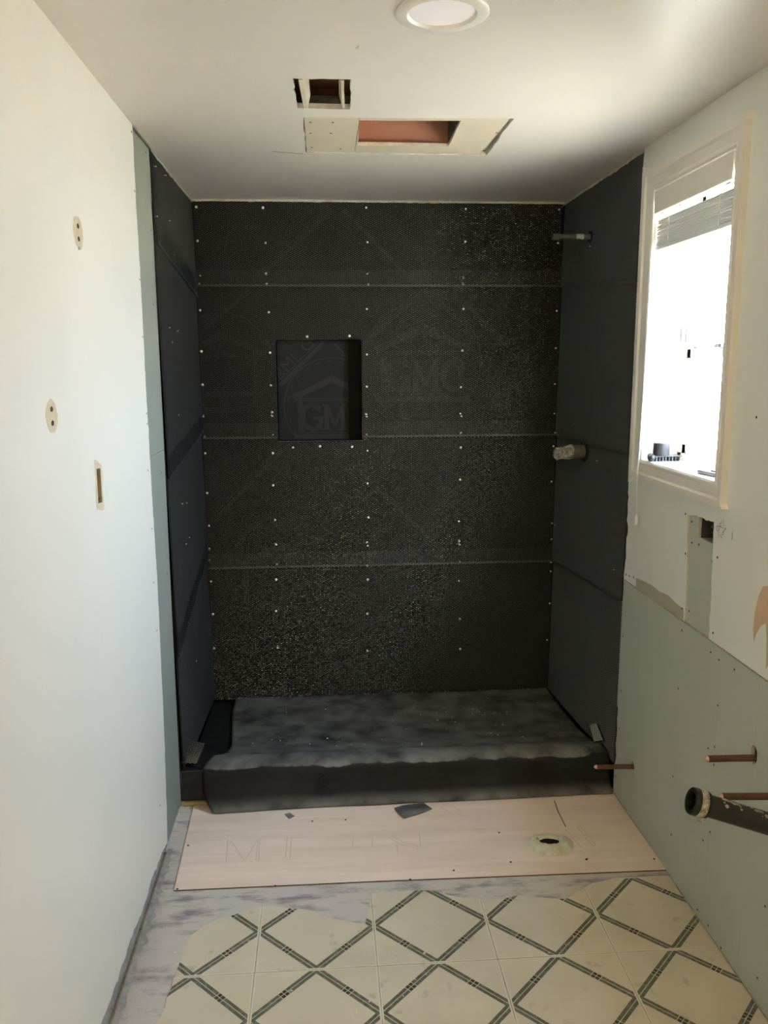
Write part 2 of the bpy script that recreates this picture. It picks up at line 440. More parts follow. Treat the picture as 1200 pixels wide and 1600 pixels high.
# ceiling -----------------------------------------------------------
hA = [CW(457, 122), CW(547, 124), CW(546, 171), CW(465, 169)]
hA = [(.449, 2.052), (.583, 2.052), (.588, 2.279), (.453, 2.275)]
pB = [(.466, 2.358), (1.030, 2.336), (1.032, 2.732), (.466, 2.730)]
hB = [(.617, 2.386), (.893, 2.374), (.897, 2.646), (.623, 2.645)]
LCX, LCY = .741, 1.672
ceil = slab('ceiling', [[(-.12, YB-.1), (WID+.16, YB-.1), (WID+.16, D+.1), (-.12, D+.1)],
                        ragged(hA+[hA[0]], .03, .0018, 2)[:-1], ragged(pB+[pB[0]], .04, .0016, 4)[:-1], circle((LCX, LCY), .075, 28)],
            fC, 0, -.013, 'ceiling_paint', kind='structure', edge='gypsum_edge')
# joists and boards above the holes (real ceiling space)
def part(name, a, b, m, parent=ceil, **k): return G().box(a, b).build(name, m, parent, **k)
part('attic_board', (-.1, 1.7, H+.25), (WID+.1, D, H+.27), 'pink_wood')
part('joist', (.445, 2.285, H+.014), (.60, 2.32, H+.034), 'dirty_wood')
part('roof_board', (.40, 2.02, H+.075), (.65, 2.40, H+.09), 'pink_wood')
part('roof_board', (.40, 2.36, H+.014), (.65, 2.375, H+.075), 'pink_wood')
part('joist', (.425, 2.04, H+.014), (.447, 2.30, H+.12), 'old_stud')
part('joist', (.592, 2.04, H+.014), (.61, 2.30, H+.12), 'old_stud')
b_ = G(); k = .462
b_.v = [(.462, 2.055, H-.002), (.472, 2.055, H-.002), (.482, 2.055, H+.07), (.474, 2.055, H+.07), (.470, 2.27, H-.002), (.480, 2.27, H-.002), (.487, 2.27, H+.03), (.480, 2.27, H+.03)]
b_.f = [(0, 1, 2, 3), (7, 6, 5, 4), (0, 4, 5, 1), (1, 5, 6, 2), (2, 6, 7, 3), (3, 7, 4, 0)]
b_.build('duct_side', 'patch_board', ceil)
b_ = G(); b_.v = [(.560, 2.055, H-.002), (.567, 2.055, H-.002), (.562, 2.055, H+.07), (.555, 2.055, H+.07), (.568, 2.262, H-.002), (.574, 2.262, H-.002), (.566, 2.262, H+.03), (.560, 2.262, H+.03)]
b_.f = [(0, 1, 2, 3), (7, 6, 5, 4), (0, 4, 5, 1), (1, 5, 6, 2), (2, 6, 7, 3), (3, 7, 4, 0)]
b_.build('duct_side', 'patch_board', ceil)
# patch boards screwed in the long opening
slab('patch_board', [[(.469, 2.361), (.6155, 2.355), (.6155, 2.727), (.469, 2.727)]], fC, -.003, -.013, 'patch_board', ceil, edge='gypsum_edge')
slab('patch_board', [[(.617, 2.355), (1.022, 2.340), (1.010, 2.727), (.617, 2.727)], ragged(hB+[hB[0]], .04, .0012, 8)[:-1]],
     fC, -.003, -.013, 'patch_board', ceil, edge='gypsum_edge')
g = G(); g.box((.60, 2.36, H+.085), (.93, 2.70, H+.10)); g.build('soffit_board', 'pink_wood', ceil)
part('joist', (.898, 2.36, H+.014), (.93, 2.70, H+.085), 'dirty_wood')
part('joist', (.58, 2.36, H+.014), (.612, 2.70, H+.085), 'pink_wood')
part('joist', (.58, 2.655, H+.014), (.93, 2.70, H+.085), 'pink_wood')
part('joist', (.58, 2.34, H+.014), (.93, 2.37, H+.085), 'pink_wood')
part('backing_strip', (1.0, 2.33, H+.0132), (1.05, 2.74, H+.02), 'gypsum_edge')
part('backing_strip', (.455, 2.35, H+.0132), (.475, 2.74, H+.02), 'grey_paper')
for u, v in ((485, 193), (517, 210), (520, 193), (485, 210), (487, 232), (532, 234), (776, 209), (756, 237), (789, 185), (636, 184), (470, 219)):
    x, y = CW(u, v); G().lathe((x, y, H+.0035), (0, 0, -1), [(0, .0035), (.0012, .003)], 10).build('screw', 'screw', ceil)
# cracks and lumps of old compound on the ceiling
def flat(name, pts, fn, n0, n1, m, parent): return slab(name, [pts], fn, n0, n1, m, parent)
for pts in ([CW(425, 236), CW(474, 240), CW(474, 241), CW(425, 237)],):
    flat('crack', pts, fC, .0004, 0, 'stain', ceil)
for (u, v, r) in ((559, 75, .006), (561, 72, .004)):
    x, y = CW(u, v); mesh('plaster_lump', *(lambda g: (g.v, g.f))(G().lathe((x, y, H+.001), (0, 0, -1), [(0, r), (.002, r*.8), (.0035, r*.3)], 10)), 'ceiling_paint', ceil)
# torn paper seam along the back wall and alcove ceiling line
def seam(a, b, nrm, wdt, m, parent, seed, name='torn_edge'):
    a, b, nrm = Vector(a), Vector(b), Vector(nrm); k = int((b-a).length/.012); rr = random.Random(seed); vv = []; ff = []
    for i in range(k+1):
        p = a+(b-a)*(i/k); q = wdt*(.45+.75*abs(noise.noise(Vector((i*.23, seed, 0))))+rr.uniform(-.12, .12))
        vv += [tuple(p), tuple(p+nrm*q+Vector((0, 0, -.001))), tuple(p+nrm*q*.6+Vector((0, 0, -.006))), ]
    for i in range(k): j = 3*i; ff += [(j, j+1, j+4, j+3), (j+1, j+2, j+5, j+4), (j+2, j, j+3, j+5)]
    return mesh(name, vv, ff, m, parent)

# left wall ---------------------------------------------------------
edge_top = [(2.449, H), (2.440, 1.90), (2.445, 1.70), (2.438, 1.45), (2.440, 1.10), (2.448, .85), (2.436, .55), (2.425, .35), (2.405, .17), (2.388, .03)]
edge_l = ragged(edge_top, .02, .0018, 11)
bot = [(2.388, .03), (2.33, .048), (2.20, .062), (2.05, .058), (1.90, .072), (1.75, .070), (1.60, .078), (1.2, .08), (.3, .08), (YB, .08)]
bot_l = ragged(bot, .018, .0035, 12)
outl = edge_l+bot_l[1:]+[(YB, H)]
pA = LW(122, 364); pBv = LW(80, 650)
boxh = [LW(147, 729), LW(157, 729), LW(160, 790), LW(152, 792)]
by0, by1, bz0, bz1 = 1.865, 1.905, 1.182, 1.270
boxhole = [(1.862, 1.183), (1.902, 1.180), (1.903, 1.268), (1.866, 1.271)]
wl = slab('wall_left', [outl, ragged(boxhole+[boxhole[0]], .015, .001, 5)[:-1]], fL, 0, -.011, 'wall_paint', kind='structure', edge='gypsum_edge')
# the boards behind: exposed grey core at the foot, green board strip, stud space
def wpart(name, a, b, m, parent=wl, **k): return G().box(a, b).build(name, m, parent, **k)
slab('wall_board', [[(YB, 0), (2.46, 0), (2.46, H), (YB, H)], [(1.855, 1.176), (1.91, 1.176), (1.91, 1.276), (1.855, 1.276)]], fL, -.0112, -.03, 'grey_paper', wl)
slab('wall_shell', [[(YB, -.08), (D+.1, -.08), (D+.1, H+.6), (YB, H+.6)]], fL, -.16, -.20, 'siding', wl)
# outlet opening: box with ears
g = G(); g.box((-.075, 1.855, 1.176), (-.07, 1.91, 1.276)); g.build('box_back', 'grey_paper', wl)
for a, b in (((-.07, 1.855, 1.172), (-.011, 1.858, 1.28)), ((-.07, 1.907, 1.172), (-.011, 1.910, 1.28)), ((-.07, 1.855, 1.172), (-.011, 1.910, 1.176)), ((-.07, 1.855, 1.276), (-.011, 1.910, 1.28))):
    wpart('box_side', a, b, 'torn_paper')
fr = [(1.853, 1.174), (1.911, 1.165), (1.913, 1.268), (1.858, 1.286)]
slab('box_edge', [ragged(fr+[fr[0]], .015, .0012, 6)[:-1], [(1.866, 1.186), (1.899, 1.184), (1.900, 1.262), (1.868, 1.264)]], fL, .0008, -.003, 'torn_paper', wl)
for z_ in (1.190, 1.262): wpart('box_ear', (-.004, 1.874, z_-.008), (-.001, 1.892, z_+.004), 'galvanized')
# torn round paper patches with two screw holes each
def torn_patch(cy0, cz0, ry, rz, seed):
    mesh_pts = circle((cy0, cz0), 1, 26, ry, rz, .06, seed)
    slab('torn_patch', [mesh_pts], fL, .0006, -.001, 'torn_paper', wl)
    for dz in (.013, -.013):
        slab('screw_hole', [circle((cy0, cz0+dz), 1, 12, .008, .005, .1, seed+3)], fL, .0011, 0, 'screw', wl)
torn_patch(1.851, 1.765, .034, .034, 21); torn_patch(1.594, 1.397, .032, .031, 22)
slab('screw_hole', [circle((1.849, 1.733), 1, 10, .006, .004, .1, 5)], fL, .0011, 0, 'grey_paper', wl)
# green board strips
gt = ragged([(2.684, 2.13), (2.688, 1.9), (2.676, 1.5), (2.68, 1.23)], .03, .001, 31)
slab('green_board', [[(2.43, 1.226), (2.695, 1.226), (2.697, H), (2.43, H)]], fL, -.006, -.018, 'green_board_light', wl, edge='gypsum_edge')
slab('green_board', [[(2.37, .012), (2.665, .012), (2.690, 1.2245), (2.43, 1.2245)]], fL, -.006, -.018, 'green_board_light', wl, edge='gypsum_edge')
def dimple(fn, p, n, parent, r=.0035, name='screw'):
    a = fn(p[0], p[1], n); b = fn(p[0], p[1], n+.0008)
    G().lathe(a, Vector(b)-Vector(a), [(0, r), (.0007, r*.85), (.0009, r*.3)], 10).build(name, 'screw', parent)
for u, v in ((207, 208), (215, 303), (221, 438), (228, 527), (229, 646), (230, 662), (231, 735), (237, 826), (240, 910), (245, 985), (250, 1258)):
    p = LW(u, v); dimple(fL, (min(p[0], 2.43), p[1]), 0, wl, .003)
for u, v in ((231, 238), (239, 360), (243, 476), (255, 738), (264, 896), (281, 1260)):
    p = LW(u, v); dimple(fL, p, -.006, wl, .003)
# right wall --------------------------------------------------------
WY0, WY1, WZ0, WZ1 = 2.012, 2.500, 1.195, 1.990     # window opening
YS = 2.622                                           # edge of the lathed alcove
rag_r = ragged([(YS, H), (2.630, 1.9), (2.624, 1.10), (2.618, 1.0), (2.624, .98), (2.612, .965), (2.612, .93), (2.622, .92), (2.615, .86), (2.626, .80), (2.63, .779)], .014, .0022, 41)
bo = [RW(1091, 808), RW(1116, 813), RW(1115, 850), RW(1091, 838)]
strip = ragged([(2.172, 1.078), (2.118, 1.087), (2.060, 1.083), (2.018, 1.088)], .012, .0015, 43)[:-1]+ragged([(2.018, 1.088), (2.014, 1.03), (2.006, .90), (2.003, .7795)], .012, .0018, 44)
strip_hole = strip+ragged([(2.150, .7795), (2.155, .9), (2.172, 1.078)], .03, .0012, 45)[:-1]
wr = slab('wall_right', [[(YB, H)]+rag_r+[(2.15, .7795)]+[(2.0, .7795)][:0]+[(YB, .7795)][:1],
                         [(WY0-.006, WZ0-.006), (WY1+.006, WZ0-.006), (WY1+.006, WZ1+.006), (WY0-.006, WZ1+.006)],
                         [(p[0], max(p[1], .7799)) for p in strip_hole]], fR, 0, -.0115, 'wall_paint_side', kind='structure', edge='gypsum_edge')
slab('wall_shell', [[(YB, -.7), (D+.1, -.7), (D+.1, H+.6), (YB, H+.6)], [(WY0-.006, WZ0-.006), (WY1+.006, WZ0-.006), (WY1+.006, WZ1+.006), (WY0-.006, WZ1+.006)]],
     fR, -.095, -.16, 'siding', wr)
# green boards below with a joint, holes for the pipes
p1 = (2.465, .184); p2 = (1.743, .576); p3 = (1.636, .543); p4 = (1.500, .500)
slab('green_board', [[(YB, .004), (YS+.008, .004), (YS+.012, .776), (YB, .776)],
                     circle(p1, .0125, 14, 1.0, 1.5, .1), circle((p2[0], p2[1]+.008), .015, 16, 1, 1.5, .08), circle(p3, .016, 16, 1, 1.2), circle(p4, .034, 20, 1, 1.1)],
     fR, .0008, -.0105, 'green_board', wr, edge='gypsum_edge')
bxh = [(2.106, 1.030), (2.106, 1.0875), (2.030, 1.0875), (2.016, 1.075), (2.014, 1.035)]
slab('green_board', [[(2.16, .777), (2.186, 1.078), (2.172, 1.092), (2.108, 1.092), (2.107, 1.028), (2.012, 1.028), (2.000, .777)]],
     fR, -.004, -.0112, 'green_board', wr, edge='gypsum_edge')
# the opened electrical box behind
for nm, a, b, m_ in (('box_back', (-.068, 2.0, 1.02), (-.07, 2.12, 1.10), 'galvanized'), ('box_side', (-.012, 2.106, 1.026), (-.068, 2.109, 1.094), 'galvanized'), ('box_side', (-.012, 1.998, 1.026), (-.068, 2.001, 1.094), 'old_stud'),
                    ('box_side', (-.012, 2.0, 1.094), (-.068, 2.109, 1.096), 'dirty_wood'), ('box_side', (-.012, 2.0, 1.024), (-.068, 2.109, 1.027), 'grey_paper')):
    G().box((WID-a[0], a[1], a[2]), (WID-b[0], b[1], b[2])).build(nm, m_, wr)
g = G(); g.tube((WID+.065, 2.055, 1.05), (WID+.03, 2.048, 1.052), .006, .005, 10); g.tube((WID+.03, 2.048, 1.052), (WID+.026, 2.047, 1.045), .007, .004, 10); g.build('wire_nut', 'trim_paint', wr)
g = G(); g.tube((WID+.064, 2.10, 1.075), (WID+.03, 2.085, 1.062), .003, .003, 8); g.tube((WID+.03, 2.085, 1.062), (WID+.03, 2.05, 1.055), .003, .003, 8); g.build('wire', 'grey_plastic', wr)
for u, v in ((1090, 851), (1071, 803), (1079, 815), (1079, 848), (1071, 865), (1111, 877), (1121, 871), (1066, 951), (1075, 955), (1114, 989), (978, 898), (983, 900), (990, 902), (1182, 652)):
    dimple(fR, RW(u, v), -.0035 if (1074 < u < 1112 and v > 805) else 0, wr)
for u, v in ((1066, 985), (1111, 1019), (1124, 1031), (1148, 1046), (1060, 1076), (1122, 1102), (974, 994), (971, 1079), (968, 1138), (1107, 1169), (1117, 1167), (1116, 1195), (1052, 1213), (1049, 1304), (1110, 1300), (1099, 1313), (1090, 1421), (1107, 1446), (1127, 1481), (1196, 1416), (1184, 1528), (962, 1213)):
    dimple(fR, RW(u, v), .0008, wr, .0032)
# pencil lines, stains and marks on the wall
def line(fn, a, b, n, wd, m, parent, name='pencil_line'):
    vv, ff = ribbon([a, b], wd, fn, n, n, name, m, parent)
    return mesh(name, vv, ff, m, parent)
for a, b in (((2.462, .62), (2.462, .01)), ((1.742, .775), (1.742, .02)), ((1.93, .66), (1.93, .02))):
    line(fR, a, b, .0011, .0012, 'stain', wr)
dk = [RW(994, 903), RW(1008, 909), RW(1018, 914), RW(1030, 924), RW(1044, 930), RW(1058, 944), RW(1068, 951), RW(1068, 968), RW(1050, 958), RW(1020, 938), RW(994, 918)]
flat('bare_patch', dk, fR, .0004, 0, 'stain', wr)
br = [RW(1200, 915), RW(1192, 917), RW(1186, 930), RW(1180, 955), RW(1177, 982), RW(1178, 1003), RW(1182, 990), RW(1190, 977), RW(1197, 974), RW(1198, 1000), RW(1197, 1045), RW(1203, 1035)]
br += [(1.68, .90), (1.67, 1.0)]
flat('bare_patch', br, fR, .0005, 0, 'brown_paper', wr)
# felt-pen scribble by the box: G F C I and small circles
def stroke(pts, wd=.0016):
    vv, ff = ribbon(pts, wd, fR, .0008, .0008, '', None, None); return vv, ff
sv, sf = [], []
def add(pts, wd=.0016):
    a, b = stroke(pts, wd); k = len(sv); sv.extend(a); sf.extend([tuple(i+k for i in q) for q in b])
def Q(u, v): return RW(1080+u/15, 795+v/15)
add([Q(640, 390), Q(610, 410), Q(595, 460), Q(610, 510), Q(635, 520), Q(640, 460), Q(630, 400)]); add([Q(640, 520), Q(650, 580), Q(655, 655)])
add([Q(685, 310), Q(665, 380), Q(665, 520)]); add([Q(665, 410), Q(695, 415)])
add([Q(720, 300), Q(700, 360), Q(705, 430), Q(740, 445)])
add([Q(760, 270), Q(770, 340), Q(768, 420)], .0012)
add([Q(790, 440), Q(822, 460), Q(818, 495), Q(790, 480), Q(790, 440)]); add([Q(755, 510), Q(775, 525), Q(745, 560), Q(750, 590), Q(730, 610)], .0024)
add([Q(700, 600), Q(705, 660), Q(725, 690)]); add([Q(975, 540), Q(968, 640), Q(962, 740)], .0022)
mesh('handwriting', sv, sf, 'ink', wr)

# window ------------------------------------------------------------
win = thing('window_1', None, None); del win['label']; del win['category']; win['kind'] = 'structure'
def moulding(a, b, outward, wdt, name='casing'):
    """casing board from a to b on the right wall (2-D y,z); outward = unit vector away from the opening"""
    prof = [(0, 0), (0, .010), (.006, .013), (.012, .013), (.016, .010), (wdt*.62, .013), (wdt*.72, .018), (wdt, .018), (wdt, 0)]
    vv = []; ff = []; k = len(prof)
    du = ((b[0]-a[0]), (b[1]-a[1])); L = math.hypot(*du); du = (du[0]/L, du[1]/L)
    for e, s_ in ((a, -1), (b, 1)):
        for (o_, n_) in prof:
            vv.append(fR(e[0]+outward[0]*o_+du[0]*s_*o_*1, e[1]+outward[1]*o_+du[1]*s_*o_*1, n_))
    for i in range(k-1): ff.append((i, i+1, k+i+1, k+i))
    ff.append(tuple(range(k))[::-1]); ff.append(tuple(range(k, 2*k)))
    return mesh(name, vv, ff, 'trim_paint', win)
cw = .062
moulding((WY0-.004, WZ1), (WY1, WZ1), (0, 1), cw)
moulding((WY1, WZ0), (WY0-.004, WZ0), (0, -1), cw)
# far and near uprights
moulding((WY1, WZ1), (WY1, WZ0), (1, 0), .082)
moulding((WY0-.004, WZ0), (WY0-.004, WZ1), (-1, 0), .050)
def wbox(name, a, b, m='trim_paint', **k): return G().box((WID-a[0], a[1], a[2]), (WID-b[0], b[1], b[2])).build(name, m, win, **k)
# jamb boards lining the opening
wbox('jamb', (0, WY1, WZ0), (-.16, WY1+.012, WZ1)); wbox('jamb', (0, WY0-.012, WZ0), (-.16, WY0, WZ1))
wbox('jamb', (0, WY0-.012, WZ1), (-.16, WY1+.012, WZ1+.012)); wbox('sill', (0, WY0-.012, WZ0-.014), (-.18, WY1+.012, WZ0))
# outer frame and sashes
XO = -.105
wbox('frame_rail', (XO, WY0, WZ0), (XO-.045, WY1, WZ0+.022)); wbox('frame_rail', (XO, WY0, WZ1-.022), (XO-.045, WY1, WZ1))
wbox('frame_stile', (XO, WY0, WZ0), (XO-.045, WY0+.02, WZ1)); wbox('frame_stile', (XO, WY1-.02, WZ0), (XO-.045, WY1, WZ1))
ZM = 1.52
def sash(z0, z1, xo, name):
    s = thing(name, None, None); del s['label']; del s['category']; s.parent = win
    for a, b in (((xo, WY0+.02, z0), (xo-.018, WY1-.02, z0+.03)), ((xo, WY0+.02, z1-.03), (xo-.018, WY1-.02, z1)),
                 ((xo, WY0+.02, z0), (xo-.018, WY0+.046, z1)), ((xo, WY1-.046, z0), (xo-.018, WY1-.02, z1))):
        G().box((WID-a[0], a[1], a[2]), (WID-b[0], b[1], b[2])).build('sash_rail', 'trim_paint', s, bevel=.002)
    G().box((WID-xo+.008, WY0+.04, z0+.025), (WID-xo+.011, WY1-.04, z1-.025)).build('pane', 'window_glass', s)
sash(WZ0+.02, ZM+.012, XO-.004, 'lower_sash'); sash(ZM-.012, WZ1-.02, XO-.024, 'upper_sash')
wbox('sash_lock', (XO+.008, 2.24, ZM+.012), (XO-.012, 2.28, ZM+.022), 'grey_plastic')
wbox('sash_track', (XO+.012, WY1-.014, ZM+.03), (XO-.002, WY1-.006, ZM+.09), 'grey_plastic')

# ------------------------------------------------------------------ lath
CW_, CH_ = .0158, .0083
def hump(u, v, s):
    return (np.sin(u*7.1+s)*np.sin(v*5.3+s*1.7)*.5+np.sin(u*3.1+v*11.7+s*2.3)*.3+np.sin(u*17.3-v*9.1+s)*.2)*.5+.5
def lath(parent, fn, u0, u1, v0, v1, nfun, seed, keep=None, m='lath_metal', name='wire_mesh', proud=1.0):
    """expanded metal sheet: every strand is a small tilted ridge. fn(u,v,n)->xyz arrays"""
    W, Hh = CW_, CH_/2
    nj = int((v1-v0)/Hh); ni = int((u1-u0)/W)+1
    J, I = np.meshgrid(np.arange(nj), np.arange(ni), indexing='ij')
    a_u = u0+(I+.5*(J % 2))*W; a_v = v0+J*Hh
    A = []; B = []
    for s_ in (-1, 1):
        b_u = a_u+s_*W/2; b_v = a_v+Hh
        ok = (a_u >= u0) & (a_u <= u1) & (b_u >= u0-1e-6) & (b_u <= u1) & (b_v <= v1)
        if keep is not None: ok &= keep((a_u+b_u)/2, (a_v+b_v)/2)
        A.append(np.stack([a_u[ok], a_v[ok]], -1)); B.append(np.stack([b_u[ok], b_v[ok]], -1))
    A = np.concatenate(A); B = np.concatenate(B); n_ = len(A)
    rng = np.random.default_rng(seed)
    prof = [(-.0007, .0006), (.0006, .0026*proud), (.0013, .0006)]
    P = np.zeros((n_, 6, 3))
    for e, E in enumerate((A, B)):
        base = nfun(E[:, 0], E[:, 1])
        for q, (dv, dn) in enumerate(prof):
            uu = E[:, 0]; vv = E[:, 1]+dv
            x, y, z = fn(uu, vv, base+dn)
            P[:, e*3+q, 0] = x; P[:, e*3+q, 1] = y; P[:, e*3+q, 2] = z
    V = P.reshape(-1, 3)
    idx = (np.arange(n_)*6)[:, None]
    quads = np.stack([idx+np.array([0, 3, 4, 1]), idx+np.array([1, 4, 5, 2])], 1).reshape(-1, 4)
    nstr = len(quads)
    # the bonds between strands: small raised facets, their glints put into a brighter colour
    kb = nfun(A[:, 0], A[:, 1]); kk = len(A); Kp = np.zeros((kk, 4, 3))
    tw = rng.uniform(-.0010, .0010, (kk, 2))
    for q, (du, dv, dn) in enumerate(((-.0021, .0003, .0023), (0, -.0006, .0031), (.0021, .0003, .0023), (0, .0013, .0027))):
        x, y, z = fn(A[:, 0]+du, A[:, 1]+dv, kb+dn*proud+(tw[:, 0] if q in (0, 1) else tw[:, 1])*.6)
        Kp[:, q, 0] = x; Kp[:, q, 1] = y; Kp[:, q, 2] = z
    kq = len(V)+(np.arange(kk)*4)[:, None]+np.array([0, 1, 2, 3])
    V = np.concatenate([V, Kp.reshape(-1, 3)]); quads = np.concatenate([quads, kq])
    me = bpy.data.meshes.new(name); nv = len(V); nf = len(quads)
    me.vertices.add(nv); me.vertices.foreach_set('co', V.astype(np.float32).ravel())
    me.loops.add(nf*4); me.loops.foreach_set('vertex_index', quads.astype(np.int32).ravel())
    me.polygons.add(nf); me.polygons.foreach_set('loop_start', np.arange(0, nf*4, 4, dtype=np.int32))
    me.polygons.foreach_set('material_index', np.r_[np.zeros(nstr, np.int32), np.ones(kk, np.int32)])
    me.update(calc_edges=True)
    o = link(name, me, m, parent, 'stuff'); me.materials.append(MT['lath_knot' if m == 'lath_metal' else m]); return o
NX0, NX1, NZ0, NZ1 = .314, .668, 1.173, 1.593
NICHE = [(NX0, NZ0), (NX1, NZ0), (NX1, NZ1), (NX0, NZ1)]
# back wall: board with the niche opening
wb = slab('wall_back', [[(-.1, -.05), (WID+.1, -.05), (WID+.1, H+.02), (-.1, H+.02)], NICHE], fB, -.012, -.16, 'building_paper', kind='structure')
SH = [(1.803, H-.004, 'a'), (1.190, 1.874, 'b'), (.637, 1.305, 'c'), (.048, .744, 'd')]
def emblem(parent, cx0, cz0, r, m, n, clipf=None, fB=fB, letters=True):
    """faded round print: ring, gable roof on columns, letters GMC"""
    vv, ff = [], []
    def rb(pts, wd):
        nonlocal vv, ff
        if clipf: pts = [p for p in pts if clipf(p)]
        if len(pts) < 2: return
        n2 = n+.00002*(len(ff)//8 % 30); a, b = ribbon(pts, wd, fB, n2, n2, '', None, None); k = len(vv); vv.extend(a); ff.extend([tuple(i+k for i in q) for q in b])
    C2 = lambda rr, k=72: [(cx0+rr*math.cos(2*math.pi*i/k), cz0+rr*math.sin(2*math.pi*i/k)) for i in range(k+1)]
    rb(C2(r), .005)
    for i in range(0, 48, 2):
        rb([(cx0+r*.93*math.cos(2*math.pi*(i+q*.3)/48), cz0+r*.93*math.sin(2*math.pi*(i+q*.3)/48)) for q in range(4)], .004)
    def ln(*ps, wd=.004):
        out = []
        for a, b in zip(ps[:-1], ps[1:]): out += [(cx0+r*(a[0]+(b[0]-a[0])*t/8), cz0+r*(a[1]+(b[1]-a[1])*t/8)) for t in range(9)]
        rb(out, wd)
    ln((-.88, .20), (0, .64), wd=.003); ln((0, .64), (.88, .20), wd=.003)
    ln((-.80, .19), (0, .56), wd=.026*r/.2); ln((0, .56), (.80, .19), wd=.026*r/.2)
    ln((-.88, .17), (.88, .17), wd=.004); ln((-.80, .13), (.80, .13), wd=.006)
    ln((-.66, .10), (-.66, -.52), wd=.022*r/.2); ln((.66, .10), (.66, -.52), wd=.022*r/.2)
    ln((-.86, -.54), (.86, -.54), wd=.004); ln((-.80, -.62), (.80, -.62), wd=.02*r/.2)
    mesh('printed_emblem', vv, ff, m, parent)
    if not letters: return
    vv, ff = [], []

    def L(*ps, wd=.09):
        ln(*[(a, b-.22) for a, b in ps], wd=wd*r)
    def arc(cx1, a0, a1, wd):
        ln(*[(cx1+.20*math.cos(math.radians(a0+(a1-a0)*i/16)), -.22+.25*math.sin(math.radians(a0+(a1-a0)*i/16))) for i in range(17)], wd=wd*r)
    arc(-.42, 45, 318, .10); L((-.40, -.02), (-.18, -.02), wd=.05); L((-.25, -.02), (-.25, -.26), wd=.09); L((-.27, .25), (-.27, .12), wd=.04)
    for q in (-.12, .22): L((q, .25), (q, -.25)); L((q-.10, -.25), (q+.10, -.25), wd=.045)
    L((-.20, .25), (-.10, .25), wd=.045); L((.20, .25), (.30, .25), wd=.045); L((-.12, .25), (.05, -.18), wd=.07); L((.05, -.18), (.22, .25), wd=.05)
    if clipf is None: arc(.56, 45, 318, .10); L((.71, .25), (.71, .12), wd=.04)
    mesh('printed_letters', vv, ff, m, parent)
def diag_text(parent, body, x, z, ang, size, m, n, half=None):
    fc = bpy.data.curves.new('t', 'FONT'); fc.body = body; fc.size = size; fc.align_x = 'CENTER'; fc.align_y = 'CENTER'
    to = bpy.data.objects.new('t', fc); COL.objects.link(to); dg = bpy.context.evaluated_depsgraph_get()
    me = bpy.data.meshes.new_from_object(to.evaluated_get(dg)); bpy.data.objects.remove(to)
    for v in me.vertices:
        cx_, cz_ = v.co.x, v.co.y
        v.co = fB(x+cx_*math.cos(ang)-cz_*math.sin(ang), z+cx_*math.sin(ang)+cz_*math.cos(ang), n)
    link('printed_letters', me, m, parent)
def diag_band(parent, a, b, m, n, wd=.02, box=None, fB=fB):
    k = 60; vv, ff = [], []
    L = math.hypot(b[0]-a[0], b[1]-a[1]); nx, nz = -(b[1]-a[1])/L, (b[0]-a[0])/L
    for off, w_ in ((0, wd), (wd*1.0, wd*.25)):
        pts = [(a[0]+(b[0]-a[0])*i/k+nx*off, a[1]+(b[1]-a[1])*i/k+nz*off) for i in range(k+1)]
        if box: pts = [p for p in pts if box[0]+.01 < p[0] < box[1]-.01 and box[2]+.01 < p[1] < box[3]-.01]
        if len(pts) < 2: continue
        p_, q_ = ribbon(pts, w_, fB, n, n, '', None, None); j = len(vv); vv.extend(p_); ff.extend([tuple(i+j for i in q) for q in q_])
    mesh('printed_band', vv, ff, m, parent)
outside_niche = lambda u, v: ~((u > NX0-.001) & (u < NX1+.001) & (v > NZ0-.001) & (v < NZ1+.001))
